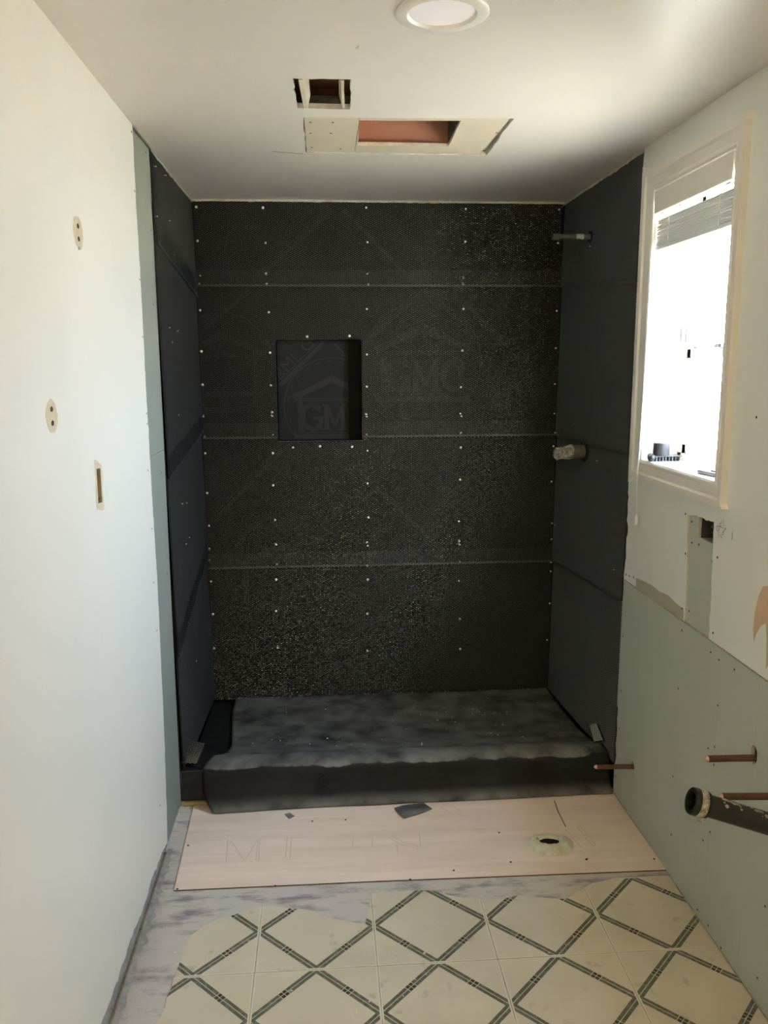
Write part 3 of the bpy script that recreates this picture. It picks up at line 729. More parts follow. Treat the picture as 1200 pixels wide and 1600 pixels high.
for si, (z0, z1, nm) in enumerate(SH):
    x0, x1 = .004, WID-.004
    def nf(u, v, z0=z0, z1=z1, si=si): return .0055*(z1-v)/(z1-z0)+.0035*hump(u, v, si*1.3+.4)+.001
    # paper backing as a gently waving sheet
    # every sheet leans: its lower edge laps over the next
    lo_n, hi_n = .0078, -.0035
    holes = []
    if nm == 'b': outer = [(x0, z0), (x1, z0), (x1, z1), (x0, z1)]; holes = [[(NX0, NZ0+.001+.0175), (NX1, NZ0+.0185), (NX1, NZ1), (NX0, NZ1)]]
    elif nm == 'c': outer = [(x0, z0), (x1, z0), (x1, z1), (NX1, z1), (NX1, NZ0), (NX0, NZ0), (NX0, z1), (x0, z1)]
    else: outer = [(x0, z0), (x1, z0), (x1, z1), (x0, z1)]
    if nm == 'b': outer = [(x0, z0), (NX0, z0), (NX0, NZ1), (NX1, NZ1), (NX1, z0), (x1, z0), (x1, z1), (x0, z1)]; holes = []
    fS = lambda a, b, n, z0=z0, z1=z1: (a, D-(n+(lo_n-hi_n)*(z1-b)/(z1-z0)+hi_n), b)
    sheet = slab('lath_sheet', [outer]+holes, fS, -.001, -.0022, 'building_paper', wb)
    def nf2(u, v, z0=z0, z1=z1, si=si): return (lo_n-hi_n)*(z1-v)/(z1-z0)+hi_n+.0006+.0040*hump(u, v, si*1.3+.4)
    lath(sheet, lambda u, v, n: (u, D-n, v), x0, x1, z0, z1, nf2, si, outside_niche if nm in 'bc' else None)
    if nm != 'd':
        kp = outside_niche if nm == 'b' else None
        lath(sheet, lambda u, v, n: (u+.0052, D-n, v+.002), x0, x1-.006, z0, z0+.066, nf2, si+30, kp, name='lapped_mesh', m='lap_mesh')
        lath(sheet, lambda u, v, n: (u, D-n-.0012, v), x0, x1, z0-.001, z0+.0075, nf2, si+40, kp, name='cut_mesh_edge', m='lath_edge', proud=1.2)
    PN = -.0006
    if nm == 'a': diag_band(sheet, (.26, 1.84), (.55, 2.10), 'paper_print', PN, .016, fB=fS); diag_band(sheet, (.86, 1.84), (.60, 2.10), 'paper_print', PN, .016, fB=fS)
    if nm == 'b':
        emblem(sheet, .920, 1.50, .245, 'paper_print', PN, fB=fS)
        emblem(sheet, .098, 1.50, .20, 'paper_print', PN, lambda p: p[0] > .012 and p[0] < NX0-.01, fB=fS, letters=False)
        diag_band(sheet, (.672, 1.57), (.93, 1.795), 'paper_print', PN, .018, fB=fS)
        diag_band(sheet, (.03, 1.64), (.22, 1.79), 'paper_print', PN, .018, fB=fS); diag_band(sheet, (1.28, 1.56), (1.10, 1.74), 'paper_print', PN, .018, fB=fS)
    if nm == 'c':
        emblem(sheet, .315, .60, .235, 'paper_print', PN, lambda p: p[1] > .645, fB=fS, letters=False)
        diag_band(sheet, (.03, .84), (.32, 1.13), 'paper_print', PN, .018, fB=fS); diag_band(sheet, (1.00, .70), (.62, 1.08), 'paper_print', PN, .018, fB=fS)
    if nm == 'd':
        emblem(sheet, .315, .60, .235, 'paper_print', PN, lambda p: p[1] < .63, fB=fS, letters=False)
# niche lining, printed paper at its back, bright cut mesh on its ledge
ND = .095
def nbox(a, b, m='niche_paper', name='niche_lining'): return G().box((a[0], D+a[1], a[2]), (b[0], D+b[1], b[2])).build(name, m, wb)
nback = nbox((NX0-.01, ND, NZ0-.01), (NX1+.01, ND+.01, NZ1+.01), name='niche_back')
nbox((NX0-.01, .0, NZ0-.01), (NX0+.0, ND, NZ1+.01)); nbox((NX1, .0, NZ0-.01), (NX1+.01, ND, NZ1+.01))
nbox((NX0, .0, NZ1), (NX1, ND, NZ1+.01)); nbox((NX0, .0, NZ0-.01), (NX1, ND, NZ0))
lath(wb, lambda u, v, n: (u, D+.0-.004+v, NZ0+n), NX0+.003, NX1-.003, 0, .012, lambda u, v: 0*u+.001, 3, m='lath_bright', name='cut_mesh_edge', proud=1.3)
lath(wb, lambda u, v, n: (NX0+n, D-.004+v, u), NZ0+.003, NZ1-.003, 0, .012, lambda u, v: 0*u+.0005, 3, name='cut_mesh_edge')
nfit = lambda p: NX0+.004 < p[0] < NX1-.004 and NZ0+.004 < p[1] < NZ1-.004
emblem(nback, .543, 1.315, .205, 'niche_print', -ND+.0008, nfit)
diag_band(nback, (.26, 1.345), (.56, 1.63), 'niche_print', -ND+.0008, .017, (NX0, NX1, NZ0, NZ1))
diag_band(nback, (.74, 1.38), (.50, 1.64), 'niche_print', -ND+.0008, .010, (NX0, NX1, NZ0, NZ1))
diag_text(nback, 'RML G', .385, 1.515, .80, .075, 'niche_print', -ND+.0010)
# lapped darker paper at the right of the niche back
nbox((NX1-.055, ND-.002, NZ0), (NX1, ND-.0008, NZ1), 'niche_lap', 'lining_lap')

# roofing nails
NAILS = [(307,324),(309,377),(313,431),(312,444),(313,485),(315,549),(317,601),(318,650),(320,682),(321,708),(324,770),(327,821),(327.5,857),(327.5,875),(330,908),(333,959),(335,1012),
 (411,325),(415,380),(416,428),(417,444),(420,488),(422,551),(423.4,602),(425,644),(425.3,649.5),(426.5,679),(426.5,708),(427,758),(430,812),(431.5,850),(433,881),(431.5,905),(431.5,954),(434,1011),
 (458,699),(500,697),(550,698),(480,526),(546,525),
 (572,325),(574,379),(574,428),(575.5,445),(573,483),(573,554),(573,604),(572,647),(573,651),(573,679),(574,704),(574,755),(575.5,808),(573,847),(574.5,852),(574,883),(574.5,905),(574,958),(574,1016),
 (727,327),(726.5,378),(723.5,434),(723,444),(723.5,483),(722,548),(719.5,605),(719,646),(720.5,650),(719.5,676),(719.5,699),(718.6,749),(716.6,814),(717,845),(717.6,850),(717.6,877),(716.6,907),(718,966),(718.6,1013),
 (873,328),(871,380),(873,439),(869,486),(867.5,544),(866,600),(865.5,646),(867,676),(864,697),(861,752),(861.6,817),(861,842),(861,878),(860,892),(859,942),(854,999)]
nail = None
for i, (u, v) in enumerate(NAILS):
    x, z = BW(u, v)
    x = min(x, WID-.012)
    if nail is None:
        nail = G().lathe((0, 0, 0), (0, -1, 0), [(-.012, .0018), (0, .0020), (.0001, .0052), (.0016, .0052), (.0026, .0036), (.003, .001)], 12).build('nail', 'nail_metal', wb, smooth=True); o = nail
    else: o = nail.copy(); COL.objects.link(o)
    o.location = (x, D-.0068, z)
    o.rotation_euler = (random.uniform(-.25, .25), 0, random.uniform(-.25, .25))
    s = random.uniform(.8, 1.08) if u < 850 else .75; o.scale = (s, 1, s)

# side walls of the alcove: leaning lath sheets
SV = random.Random(5)
def side_sheets(wall, side):
    f2 = (lambda u, v, n: (n, u, v)) if side == 'L' else (lambda u, v, n: (WID-n, u, v))
    y0 = 2.690 if side == 'L' else YS
    if side == 'L': spec = [((1.86, 1.76), H-.01), ((1.13, 1.22), (1.98)), ((.52, .70), 1.27), ((.118, .052), .76)]
    else: spec = [((1.74, 1.803), H-.003), ((1.19, 1.19), 1.90), ((.70, .637), 1.27), ((.118, .045), .76)]
    for si, ((zf, zb), zt) in enumerate(spec):
        # lower edge runs from (y0, zf) to (D, zb)
        ylo = lambda y: zf+(zb-zf)*(y-y0)/(D-y0)
        yy = [y0+(D-.004-y0)*i/12 for i in range(13)]
        edge = [(y, ylo(y)+.004*noise.noise(Vector((y*9, si, 3)))) for y in yy]
        if si == 3: zfb = lambda y: .118 if y < 2.80 else (.118-(y-2.80)*.066/.6)
        if side == 'R':
            tops = [(D-.004, zt), (y0+.004, zt)]
            rl = ragged([(y0+.004, zt), (y0+.002, (zt+zf)/2), (y0, zf)], .03, .0035, si+70)[1:-1]
            outer = edge+tops+rl
        else: outer = edge+[(D-.004, zt), (y0, zt)]
        lo, hi = .0052, -.0035
        fs = lambda a, b, n, zt=zt, zb=min(zf, zb): f2(a, b, n+(lo-hi)*(zt-b)/(zt-zb)+hi)
        sheet = slab('lath_sheet', [outer], fs, -.001, -.0022, 'paper_haze' if side == 'R' else 'paper_left', wall)
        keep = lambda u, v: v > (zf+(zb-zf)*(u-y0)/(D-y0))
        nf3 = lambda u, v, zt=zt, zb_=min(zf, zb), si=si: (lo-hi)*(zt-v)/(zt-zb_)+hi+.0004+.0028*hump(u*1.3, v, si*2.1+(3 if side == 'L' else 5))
        lath(sheet, f2, y0+.002, D-.006, min(zf, zb), zt, nf3, si+9, keep, proud=.9, m='lath_haze' if side == 'R' else 'lath_left')
        if si < 3:
            zl = lambda u: zf+(zb-zf)*(u-y0)/(D-y0)
            lath(sheet, lambda u, v, n: f2(u, zl(u)+v, n), y0+.004, D-.006, -.001, .0075, lambda u, v, nf3=nf3: nf3(u, zl(u)+v)+.001, si+60, name='cut_mesh_edge', m='lath_edge', proud=1.1)
            if side == 'L': lath(sheet, lambda u, v, n: f2(u, zl(u)+v, n), y0+.004, D-.006, .002, .075, lambda u, v, nf3=nf3: nf3(u, zl(u)+v)+.0004, si+80, name='lapped_mesh', m='lap_mesh', proud=.9)
side_sheets(wl, 'L'); side_sheets(wr, 'R')
# solid backing behind the alcove lath
slab('alcove_board', [[(2.697, 0), (D+.01, 0), (D+.01, H), (2.697, H)]], fL, -.008, -.03, 'building_paper', wl)
slab('alcove_board', [[(YS-.01, 0), (D+.01, 0), (D+.01, H), (YS-.01, H)]], fR, -.008, -.03, 'building_paper', wr)
def side_nail(fn, p, n, parent, ang):
    o = nail.copy(); COL.objects.link(o); o.parent = parent; o.location = fn(p[0], p[1], n); o.rotation_euler = (0, 0, ang); o.scale = (.45, 1, .45)
for u, v in ((240, 260), (256, 274), (242, 338), (262, 345), (269, 398), (262, 512), (275, 517), (266, 535), (276, 648), (279, 716), (289, 786), (282, 787), (293, 840), (288, 850), (291, 973), (304, 1033)):
    side_nail(fL, LW(u, v), .006, wl, math.pi/2)
for u, v in ((877, 364), (878, 441), (925, 385), (935, 720), (870, 820), (962, 890), (900, 662)):
    side_nail(fR, RW(u, v), .006, wr, -math.pi/2)
# the bright loose mesh end beside the curb on each side
def flap(parent, pts, m='lath_bright'):
    """small bent mesh end; pts 4 corners"""
    a, b, c, d = [Vector(p) for p in pts]
    def fn(u, v, n):
        out = []
        for i in range(3):
            e = a[i]*(1-u)*(1-v)+b[i]*u*(1-v)+c[i]*u*v+d[i]*(1-u)*v
            out.append(e)
        nn = (b-a).cross(d-a).normalized()
        return tuple(out[i]+nn[i]*n for i in range(3))
    W0 = (b-a).length; H0 = (d-a).length
    g = lambda u, v, n: fn(u/W0, v/H0, n)
    q = mesh('paper_flap', [a, b, c, d], [(0, 1, 2, 3)], 'building_paper', parent)
    so = q.modifiers.new('thick', 'SOLIDIFY'); so.thickness = .001
    lath(q, g, 0, W0, 0, H0, lambda u, v: 0*u+.001+.002*np.sin(u*60), 3, m=m, proud=1.2)
flap(wl, [(-.004, 2.705, .135), (.052, 2.690, .140), (.075, 2.745, .185), (.004, 2.80, .178)])
flap(wr, [(WID-.045, 2.72, .150), (WID-.008, 2.71, .158), (WID-.006, 2.80, .185), (WID-.034, 2.81, .172)])

# ragged paper seams at ceiling
seam((0, 2.69, H-.001), (0, D, H-.001), (.3, 0, -1), .022, 'grey_paper', wl, 4)
seam((.006, 2.45, H-.001), (.006, 2.69, H-.001), (.3, 0, -1), .004, 'grey_paper', wl, 9)
seam((0, D-.008, H), (WID, D-.008, H), (0, -.3, -1), .007, 'gypsum_edge', wb, 5)
seam((WID, YS, H-.001), (WID, D, H-.001), (-.3, 0, -1), .016, 'gypsum_edge', wr, 6)
# rubble edge of plaster along the wall foot
seam((0.0, YB, .02), (0.0, 2.39, .012), (1, 0, 0), .030, 'grey_paper', wl, 14, 'rubble_edge')

# wall behind the camera, roof -------------------------------------------------
wf = G().box((-.2, YB-.15, -.08), (WID+.2, YB, H+.6)).build('wall_front', 'wall_paint_side', kind='structure')
G().box((-.2, D+.13, -.08), (WID+.2, D+.17, H+.6)).build('wall_shell', 'siding', wb)
rf = G().box((-.35, YB-.3, H+.60), (WID+.40, D+.35, H+.68)).build('roof', 'siding', kind='structure')  # unseen roof slab, added to keep the sun out of the ceiling holes
gd = G().box((WID+.17, -14, -.75), (30, 18, -.70)).build('ground', 'concrete_ground', kind='structure')

# recessed light -----------------------------------------------------
rl = thing('recessed_ceiling_light', 'round white recessed light with a flat diffuser, set in the ceiling', 'ceiling light', (LCX, LCY, H))
g = G().lathe((0, 0, 0), (0, 0, -1), [(-.02, .066), (-.02, .072), (0, .074), (0, .088), (.003, .0885), (.006, .084), (.006, .066), (.002, .062), (-.02, .062)], 48, close=True); g.build('trim_ring', 'trim_paint', rl, smooth=True)
g = G().lathe((0, 0, 0), (0, 0, -1), [(-.016, .066), (.0005, .066), (.0010, .05), (.0012, .01)], 48); g.build('diffuser', 'diffuser', rl, smooth=True)

# ================================================================== THINGS
# shower curb
curb = thing('shower_curb', 'black wrapped timber curb end showing at the left beside the draped liner', 'curb', (.05, 2.72, 0))
def loc(parent, g, name, m, **k):
    p = parent.location; g.v = [(v[0]-p[0], v[1]-p[1], v[2]-p[2]) for v in g.v]; return g.build(name, m, parent, **k)
loc(curb, G().box((-.004, 2.672, .012), (WID-.006, 2.765, .125)), 'wrapped_core', 'rubber_black', bevel=.004)
loc(curb, G().box((-.004, 2.664, 0.0002), (WID-.006, 2.768, .011)), 'base_plate', 'pale_wood')
# mortar bed the liner lies on
pan = slab('shower_pan_base', [[(2.766, 0), (D-.012, 0), (D-.012, .036), (3.0, .058), (2.85, .09), (2.766, .112)]], lambda a, b, n: (n, a, b), .004, WID-.004, 'rubber_black')
pan.parent = curb; pan.matrix_parent_inverse = Matrix.Translation(-curb.location); pan.name = 'mortar_bed'

# rubber liner
prof = [(2.618, .0068), (2.628, .014), (2.645, .035), (2.655, .07), (2.660, .10), (2.664, .122), (2.672, .134), (2.70, .138), (2.735, .137), (2.762, .131), (2.79, .115), (2.85, .098), (2.93, .082), (3.02, .068), (3.15, .058), (3.30, .052), (3.40, .049), (3.462, .052)]
def resample(p, k):
    L = [0]
    for a, b in zip(p[:-1], p[1:]): L.append(L[-1]+math.hypot(b[0]-a[0], b[1]-a[1]))
    out = []
    for i in range(k):
        t = L[-1]*i/(k-1); j = max(0, min(len(p)-2, next((q for q in range(len(p)-1) if L[q+1] >= t), len(p)-2)))
        f = (t-L[j])/(L[j+1]-L[j]); out.append((p[j][0]+(p[j+1][0]-p[j][0])*f, p[j][1]+(p[j+1][1]-p[j][1])*f, t))
    return out
PR = resample(prof, 90); NXs = 120; vv = []; ff = []
def left_x(y, z, i):
    k = [(0, .112), (.035, .088), (.07, .072), (.12, .070), (.16, .078), (.25, .10), (.33, .128), (.42, .138), (.60, .12), (.80, .100), (1.1, .10)]
    t = PR[i][2]
    for a, b in zip(k[:-1], k[1:]):
        if t <= b[0]: return a[1]+(b[1]-a[1])*(t-a[0])/(b[0]-a[0])
    return k[-1][1]
def right_x(i):
    t = PR[i][2]; return WID-.009-(.0 if t < .13 else min(.004, (t-.13)*.1))
for i, (y, z, t) in enumerate(PR):
    xl, xr = left_x(y, z, i), right_x(i)
    for j in range(NXs+1):
        s = j/NXs; x = xl+(xr-xl)*s
        q = noise.noise(Vector((x*2.3, t*7, 1.2)))*.004+noise.noise(Vector((x*7, t*16, 3)))*.0022
        yy, zz = y, z
        if t < .135:     # hanging front: leans out at the left, uneven foot
            fl = (1-t/.135); yy = y-.014*fl*math.exp(-x*2)*2-.004*fl+q*1.6*fl; zz = z
            zz += 0
        elif t < .23: zz = z+q*.5
        else: zz = z+abs(q)*1.2
        vv.append((x, yy, max(zz, .0066)))
for i in range(len(PR)-1):
    for j in range(NXs): a = i*(NXs+1)+j; ff.append((a, a+1, a+NXs+2, a+NXs+1))
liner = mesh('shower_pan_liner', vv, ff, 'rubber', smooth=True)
so = liner.modifiers.new('thick', 'SOLIDIFY'); so.thickness = .0018; so.offset = 1
tag(liner, 'dusty black rubber liner draped over the shower curb and bed', 'shower liner')
# small torn flap on the liner front
g = G(); q = pt(500, 1222, 1, 2.64)
g.v = [(q.x-.018, 2.634, q.z-.012), (q.x+.028, 2.634, q.z-.014), (q.x+.024, 2.6425, q.z+.028), (q.x+.002, 2.641, q.z+.016), (q.x-.004, 2.636, q.z-.003)]
g.v += [(a, b+.002, c) for a, b, c in g.v]
g.f = [(0, 1, 2, 3, 4), (9, 8, 7, 6, 5)]+[(i, 5+i, 5+(i+1) % 5, (i+1) % 5) for i in range(5)]
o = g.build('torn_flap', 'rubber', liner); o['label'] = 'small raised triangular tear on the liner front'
# dust ring on the liner
ring = [(pt(687, 1146, 2, .078).x+.022*math.cos(t_*.3), pt(687, 1146, 2, .078).y+.022*math.sin(t_*.3)) for t_ in range(22)]

# plywood sheet on the floor with plaster-ringed drain hole
pw = [FW(305, 1250), FW(272, 1393), FW(590, 1378.5), FW(1041, 1361), (1.497, 2.40), (1.497, 2.655), (.04, 2.655)]
hc = (1.190, 2.345)
PZ = .0045
ply = slab('plywood_sheet', [pw, circle(hc, 1, 22, .038, .030, .10, 9)], fF, PZ, .0004, 'plywood', edge='old_stud')
tag(ply, 'bare plywood underlayment sheet on the floor in front of the shower curb', 'plywood')
hole_bottom = slab('dark_hole', [circle(hc, 1, 22, .036, .028, 0, 9)], fF, .0012, .0006, 'dark_void', ply); hole_bottom.name = 'drain_hole'
g = G(); N = 40; rr = random.Random(3)
for k_, (rx, ry, zz) in enumerate(((.033, .020, .0015), (.038, .029, .015), (.052, .044, .016), (.074, .062, .001))):
    for i in range(N):
        t = 2*math.pi*i/N
        bx = 1+.12*noise.noise(Vector((math.cos(t)*2, math.sin(t)*2, k_))); off = .012*k_/3
        g.v.append((hc[0]+rx*bx*math.cos(t)+.0, hc[1]-off-.004+ry*bx*math.sin(t), PZ+zz*(1 if math.sin(t) < .5 else .35)*(1+.3*noise.noise(Vector((t*3, k_, 0))))))
for k_ in range(3):
    for i in range(N): j = (i+1) % N; g.f.append((k_*N+i, k_*N+j, (k_+1)*N+j, (k_+1)*N+i))
g.build('plaster_collar', 'plaster', ply, smooth=True)
for u, v in ((294, 1321), (277, 1389), (540, 1258+23), (488, 1283), (877+40, 1342), (916, 1343), (798, 1347), (709, 1360), (641, 1374), (1022, 1342), (294, 1321), (430, 1384), (780, 1301)):
    x, y = FW(u, v, PZ); G().lathe((x, y, PZ-.0002), (0, 0, 1), [(0, .0038), (.0008, .0034), (.001, .001)], 10).build('nail_head', 'screw', ply)
fP = lambda a, b, n: (a, b, PZ+n)
def pline(uvs, wd=.0035, m='pencil'):
    vv_, ff_ = ribbon([FW(u, v, PZ) for u, v in uvs], wd, fP, .0004, .0004, '', None, None); mesh('faded_print', vv_, ff_, m, ply)
pline([(866, 1251), (872, 1268), (884, 1292)], .0028, 'screw')
for uvs in ([(356, 1312), (353, 1348)], [(403, 1312), (400, 1345)], [(406, 1312), (404, 1346)], [(449, 1308), (446, 1342)], [(455, 1308), (453, 1342)], [(448, 1343), (455, 1342)],
            [(360, 1313), (382, 1345)], [(384, 1343), (402, 1312)], [(325, 1313), (345, 1312)], [(620, 1318), (621, 1332), (640, 1332)], [(552, 1308), (551, 1324)], [(582, 1308), (581, 1324)],
            [(902, 1292), (926, 1322)], [(906, 1290), (931, 1321)], [(926, 1322), (931, 1321)], [(884, 1296), (908, 1324)], [(612, 1305), (630, 1316), (662, 1325)], [(606, 1308), (625, 1319), (655, 1327)],
            [(700, 1256), (722, 1268)], [(690, 1262), (706, 1272)], [(470, 1282), (500, 1277)], [(655, 1300), (657, 1324)]): pline(uvs)

# scraps and crumbs
def scrap(name, label, uv, m, th=.003, cat='scrap', lift=PZ, curl=.006):
    P = [FW(u, v, lift) for u, v in uv]; c = (sum(p[0] for p in P)/len(P), sum(p[1] for p in P)/len(P))
    o = slab(name, [[(p[0]-c[0], p[1]-c[1]) for p in P]], lambda a, b, n: (a, b, n+curl*((a/.05)**2)), th, 0, m)
    o.location = (c[0], c[1], lift+.0002); return tag(o, label, cat)
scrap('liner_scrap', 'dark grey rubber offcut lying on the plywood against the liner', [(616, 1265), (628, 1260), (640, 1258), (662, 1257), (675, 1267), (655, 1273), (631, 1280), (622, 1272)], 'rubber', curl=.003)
scrap('paper_scrap', 'tiny grey scrap on the plywood left of the rubber offcut', [(445, 1273), (453, 1271), (460, 1276), (452, 1280)], 'grey_plastic', .003, curl=.002)
sh = thing('rag_tuft', 'small brown fuzzy tuft on the plywood corner beside the left wall', 'tuft', (0, 0, 0))
c = FW(314, 1250, PZ); sh.location = (c[0], c[1], PZ); g = G(); rr = random.Random(8)
for i in range(46):
    a = rr.uniform(0, 6.28); r = rr.uniform(0, .016); p = (r*math.cos(a)*1.4, r*math.sin(a)*.7, .001); e = (p[0]+rr.uniform(-.012, .012), p[1]+rr.uniform(-.008, .008), rr.uniform(.002, .01))
    g.tube(p, e, .0011, .0006, 5)
g.build('fibres', 'old_stud', sh)
def crumbs(name, label, spots, m, seed, zf, smin=.001, smax=.0035, cat='debris'):
    g = G(); rr = random.Random(seed)
    for (x, y) in spots:
        s = rr.uniform(smin, smax); z = zf(x, y); k = len(g.v)
        for q in ((1, 0, 0), (-1, 0, 0), (0, 1, 0), (0, -1, 0), (0, 0, 1), (0, 0, -.3)):
            g.v.append((x+q[0]*s*rr.uniform(.6, 1.5), y+q[1]*s*rr.uniform(.6, 1.4), z+.0003+max(0, q[2])*s*rr.uniform(.5, 1)))
        g.f += [tuple(k+i for i in t) for t in ((0, 2, 4), (2, 1, 4), (1, 3, 4), (3, 0, 4), (2, 0, 5), (1, 2, 5), (3, 1, 5), (0, 3, 5))]
    o = g.build(name, m, kind='stuff'); return tag(o, label, cat)
def liner_z(x, y):
    best = min(PR, key=lambda p: abs(p[0]-y)); return best[1]+.005
rr = random.Random(31); spots = []
for u, v, n_, sp_ in ((520, 1160, 6, 30), (700, 1115, 16, 40), (760, 1110, 10, 12), (860, 1090, 7, 12), (640, 1170, 8, 40), (430, 1155, 6, 60), (760, 1140, 8, 40), (540, 1100, 6, 60)):
    for _ in range(n_):
        p = pt(u+rr.gauss(0, sp_), v+rr.gauss(0, sp_*.3), 2, .075)
        if 2.80 < p.y < 3.44 and .16 < p.x < 1.40: spots.append((p.x, p.y))
crumbs('plaster_crumbs', 'white plaster crumbs scattered over the black shower bed liner', spots, 'gold_dust', 3, liner_z, .0012, .0036)
spots = []
for u, v, n_, sp_ in ((590, 1374, 8, 8), (700, 1385, 14, 60), (450, 1400, 10, 60), (850, 1450, 12, 100), (1000, 1500, 8, 60), (600, 1560, 8, 100), (300, 1500, 10, 60)):
    for _ in range(n_):
        p = pt(u+rr.gauss(0, sp_), v+rr.gauss(0, sp_*.25), 2, .003)
        if .1 < p.x < 1.45 and 1.2 < p.y < 2.17: spots.append((p.x, p.y))
crumbs('floor_crumbs', 'small pale crumbs scattered over the patterned vinyl tiles', spots, 'gold_dust', 4, lambda x, y: .003, .0008, .003)
spots = [(rr.uniform(.02, 1.44), D-.02+rr.uniform(-.004, .006)) for _ in range(120)]
crumbs('wire_clippings', 'bright clippings along the foot of the back wall mesh', spots, 'lath_bright', 5, lambda x, y: .055, .0012, .003, 'clippings')
spots = [(rr.uniform(0.005, .05), 2.655+rr.uniform(-.012, .003)) for _ in range(14)]
crumbs('corner_crumbs', 'white crumbs at the foot of the curb in the left corner', spots, 'gold_dust', 6, lambda x, y: .001, .0015, .004)

# copper pipes ------------------------------------------------------
def copper(name, label, root, tip, r, loc_):
    t = thing(name, label, 'pipe', loc_); L = Vector(loc_)
    a = Vector(root)-L; b = Vector(tip)-L; d = (b-a).normalized(); ln_ = (b-a).length
    G().lathe(a-d*.06, d, [(0, r), (.06+ln_-.012, r), (.06+ln_-.010, r*1.02), (.06+ln_-.008, r*.96)], 20).build('tube', 'copper', t, smooth=True)
    G().lathe(a+d*(ln_-.0085), d, [(0, r*.96), (.004, r*.8), (.0075, r*.45), (.009, r*.15)], 16).build('crimped_end', 'copper_end', t, smooth=True)
    return t
copper('copper_pipe', 'copper pipe stub nearest the shower curb, low on the green board', (WID, 2.465, .184), (1.369, 2.465, .189), .0078, (WID, 2.465, .184))
copper('copper_pipe', 'upper of the two copper stubs beside the black drain pipe', (WID, 1.743, .576), (1.380, 1.743, .578), .0080, (WID, 1.743, .576))
copper('copper_pipe', 'lower copper stub running just above the black drain pipe', (WID, 1.636, .5375), (1.364, 1.636, .543), .0080, (WID, 1.636, .5375))
dp = thing('drain_pipe', 'black plastic drain pipe with a steel clamp collar, projecting from the green board', 'pipe', (WID, 1.50, .50))
root = Vector((WID, 1.545, .5035)); tip = Vector((1.268, 1.565, .5775)); dl = dp.location
d = (tip-root).normalized(); a = root-dl; ln_ = (tip-root).length
G().lathe(a-d*.08, d, [(0, .0235), (.08+ln_-.018, .0235), (.08+ln_-.018, .019), (.05, .019)], 32).build('tube', 'abs_black', dp, smooth=True)
G().lathe(a+d*(ln_-.034), d, [(0, .0245), (.001, .0285), (.006, .029), (.030, .029), (.034, .028), (.034, .020), (.004, .0195)], 32, close=True).build('rubber_sleeve', 'rubber_black', dp, smooth=True)
G().lathe(a+d*(ln_-.026), d, [(0, .0292), (0, .0302), (.015, .0302), (.015, .0292)], 32, close=True).build('clamp_band', 'clamp_steel', dp, smooth=True)
g = G(); c0 = a+d*(ln_-.019); dn = Vector((0, -.35, -1)).normalized()
g.tube(c0+dn*.031+d.cross(dn)*.014, c0+dn*.034-d.cross(dn)*.012, .0055, .0055, 10); g.build('clamp_screw', 'clamp_steel', dp, smooth=True)
# splashes of old mortar along the top of the drain pipe
g = G(); rr = random.Random(12)
for i in range(46):
    t = rr.uniform(.25, .95); side_ = rr.gauss(0, .35); e1 = d.cross(Vector((0, 0, 1))).normalized(); up = e1.cross(d)
    p = a+d*(ln_*(1-t))+(up*math.cos(side_)+e1*math.sin(side_))*.0233
    s = rr.uniform(.0015, .005); g.lathe(p, (up*math.cos(side_)+e1*math.sin(side_)), [(-.001, s), (.0006, s*.8), (.001, s*.2)], 7)
g.build('mortar_splash', 'grey_paper', dp, kind='stuff')

# shower arm stub
sa = thing('shower_arm_pipe', 'grey threaded pipe stub with square cap high on the right lathed wall', 'pipe', (WID, 3.103, 1.948))
def lp(x, y, z): return Vector((x-WID, y-3.103, z-1.948))
G().tube(lp(WID+.02, 3.103, 1.948), lp(1.372, 3.103, 1.947), .0098, None, 20).build('tube', 'galvanized', sa, smooth=True)
G().lathe(lp(1.381, 3.103, 1.947), (-1, 0, 0), [(0, .012), (.001, .0145), (.007, .0145), (.008, .0125)], 20).build('cap_collar', 'galvanized', sa, smooth=True)
G().box(lp(1.374, 3.092, 1.936), lp(1.352, 3.114, 1.958)).build('square_cap', 'galvanized', sa, bevel=.002)
G().lathe(lp(1.468, 3.103, 1.948), (-1, 0, 0), [(0, .0102), (.028, .0102)], 20).build('paper_label', 'white_label', sa, smooth=True)
slab('cut_hole', [circle((3.103, 1.948), 1, 18, .026, .022, .2, 4)], fR, .0074, .006, 'dark_void', wr)
slab('cut_hole', [circle((3.083, 1.165), 1, 18, .05, .045, .15, 6)], fR, .0074, .006, 'dark_void', wr)
# tub valve stub in plastic
vp = thing('shower_valve', 'brass valve stub wrapped in clear crumpled plastic on the right lathed wall', 'valve', (WID, 3.083, 1.161))
def lq(x, y, z): return Vector((x-WID, y-3.083, z-1.161))
G().lathe(lq(WID+.02, 3.083, 1.161), (-1, 0, -.03), [(0, .026), (.075, .026), (.077, .024), (.095, .022)], 24).build('valve_body', 'valve_body', vp, smooth=True)
g = G(); N = 22; rr = random.Random(2)
for k_, (x, r) in enumerate(((1.448, .0265), (1.438, .029), (1.425, .025), (1.410, .024), (1.398, .021), (1.386, .023), (1.380, .014))):
    for i in range(N):
        t = 2*math.pi*i/N; r2 = r*(1+.16*noise.noise(Vector((math.cos(t)*3, math.sin(t)*3, k_*.9))))
        p = lq(x+rr.uniform(-.003, .003), 3.083+r2*math.cos(t), 1.160-(1.448-x)*.12+r2*math.sin(t)); g.v.append(tuple(p))
for k_ in range(6):
    for i in range(N): j = (i+1) % N; g.f.append((k_*N+i, k_*N+j, (k_+1)*N+j, (k_+1)*N+i))
g.f.append(tuple(6*N+i for i in range(N))); g.build('plastic_bag', 'plastic_wrap', vp)

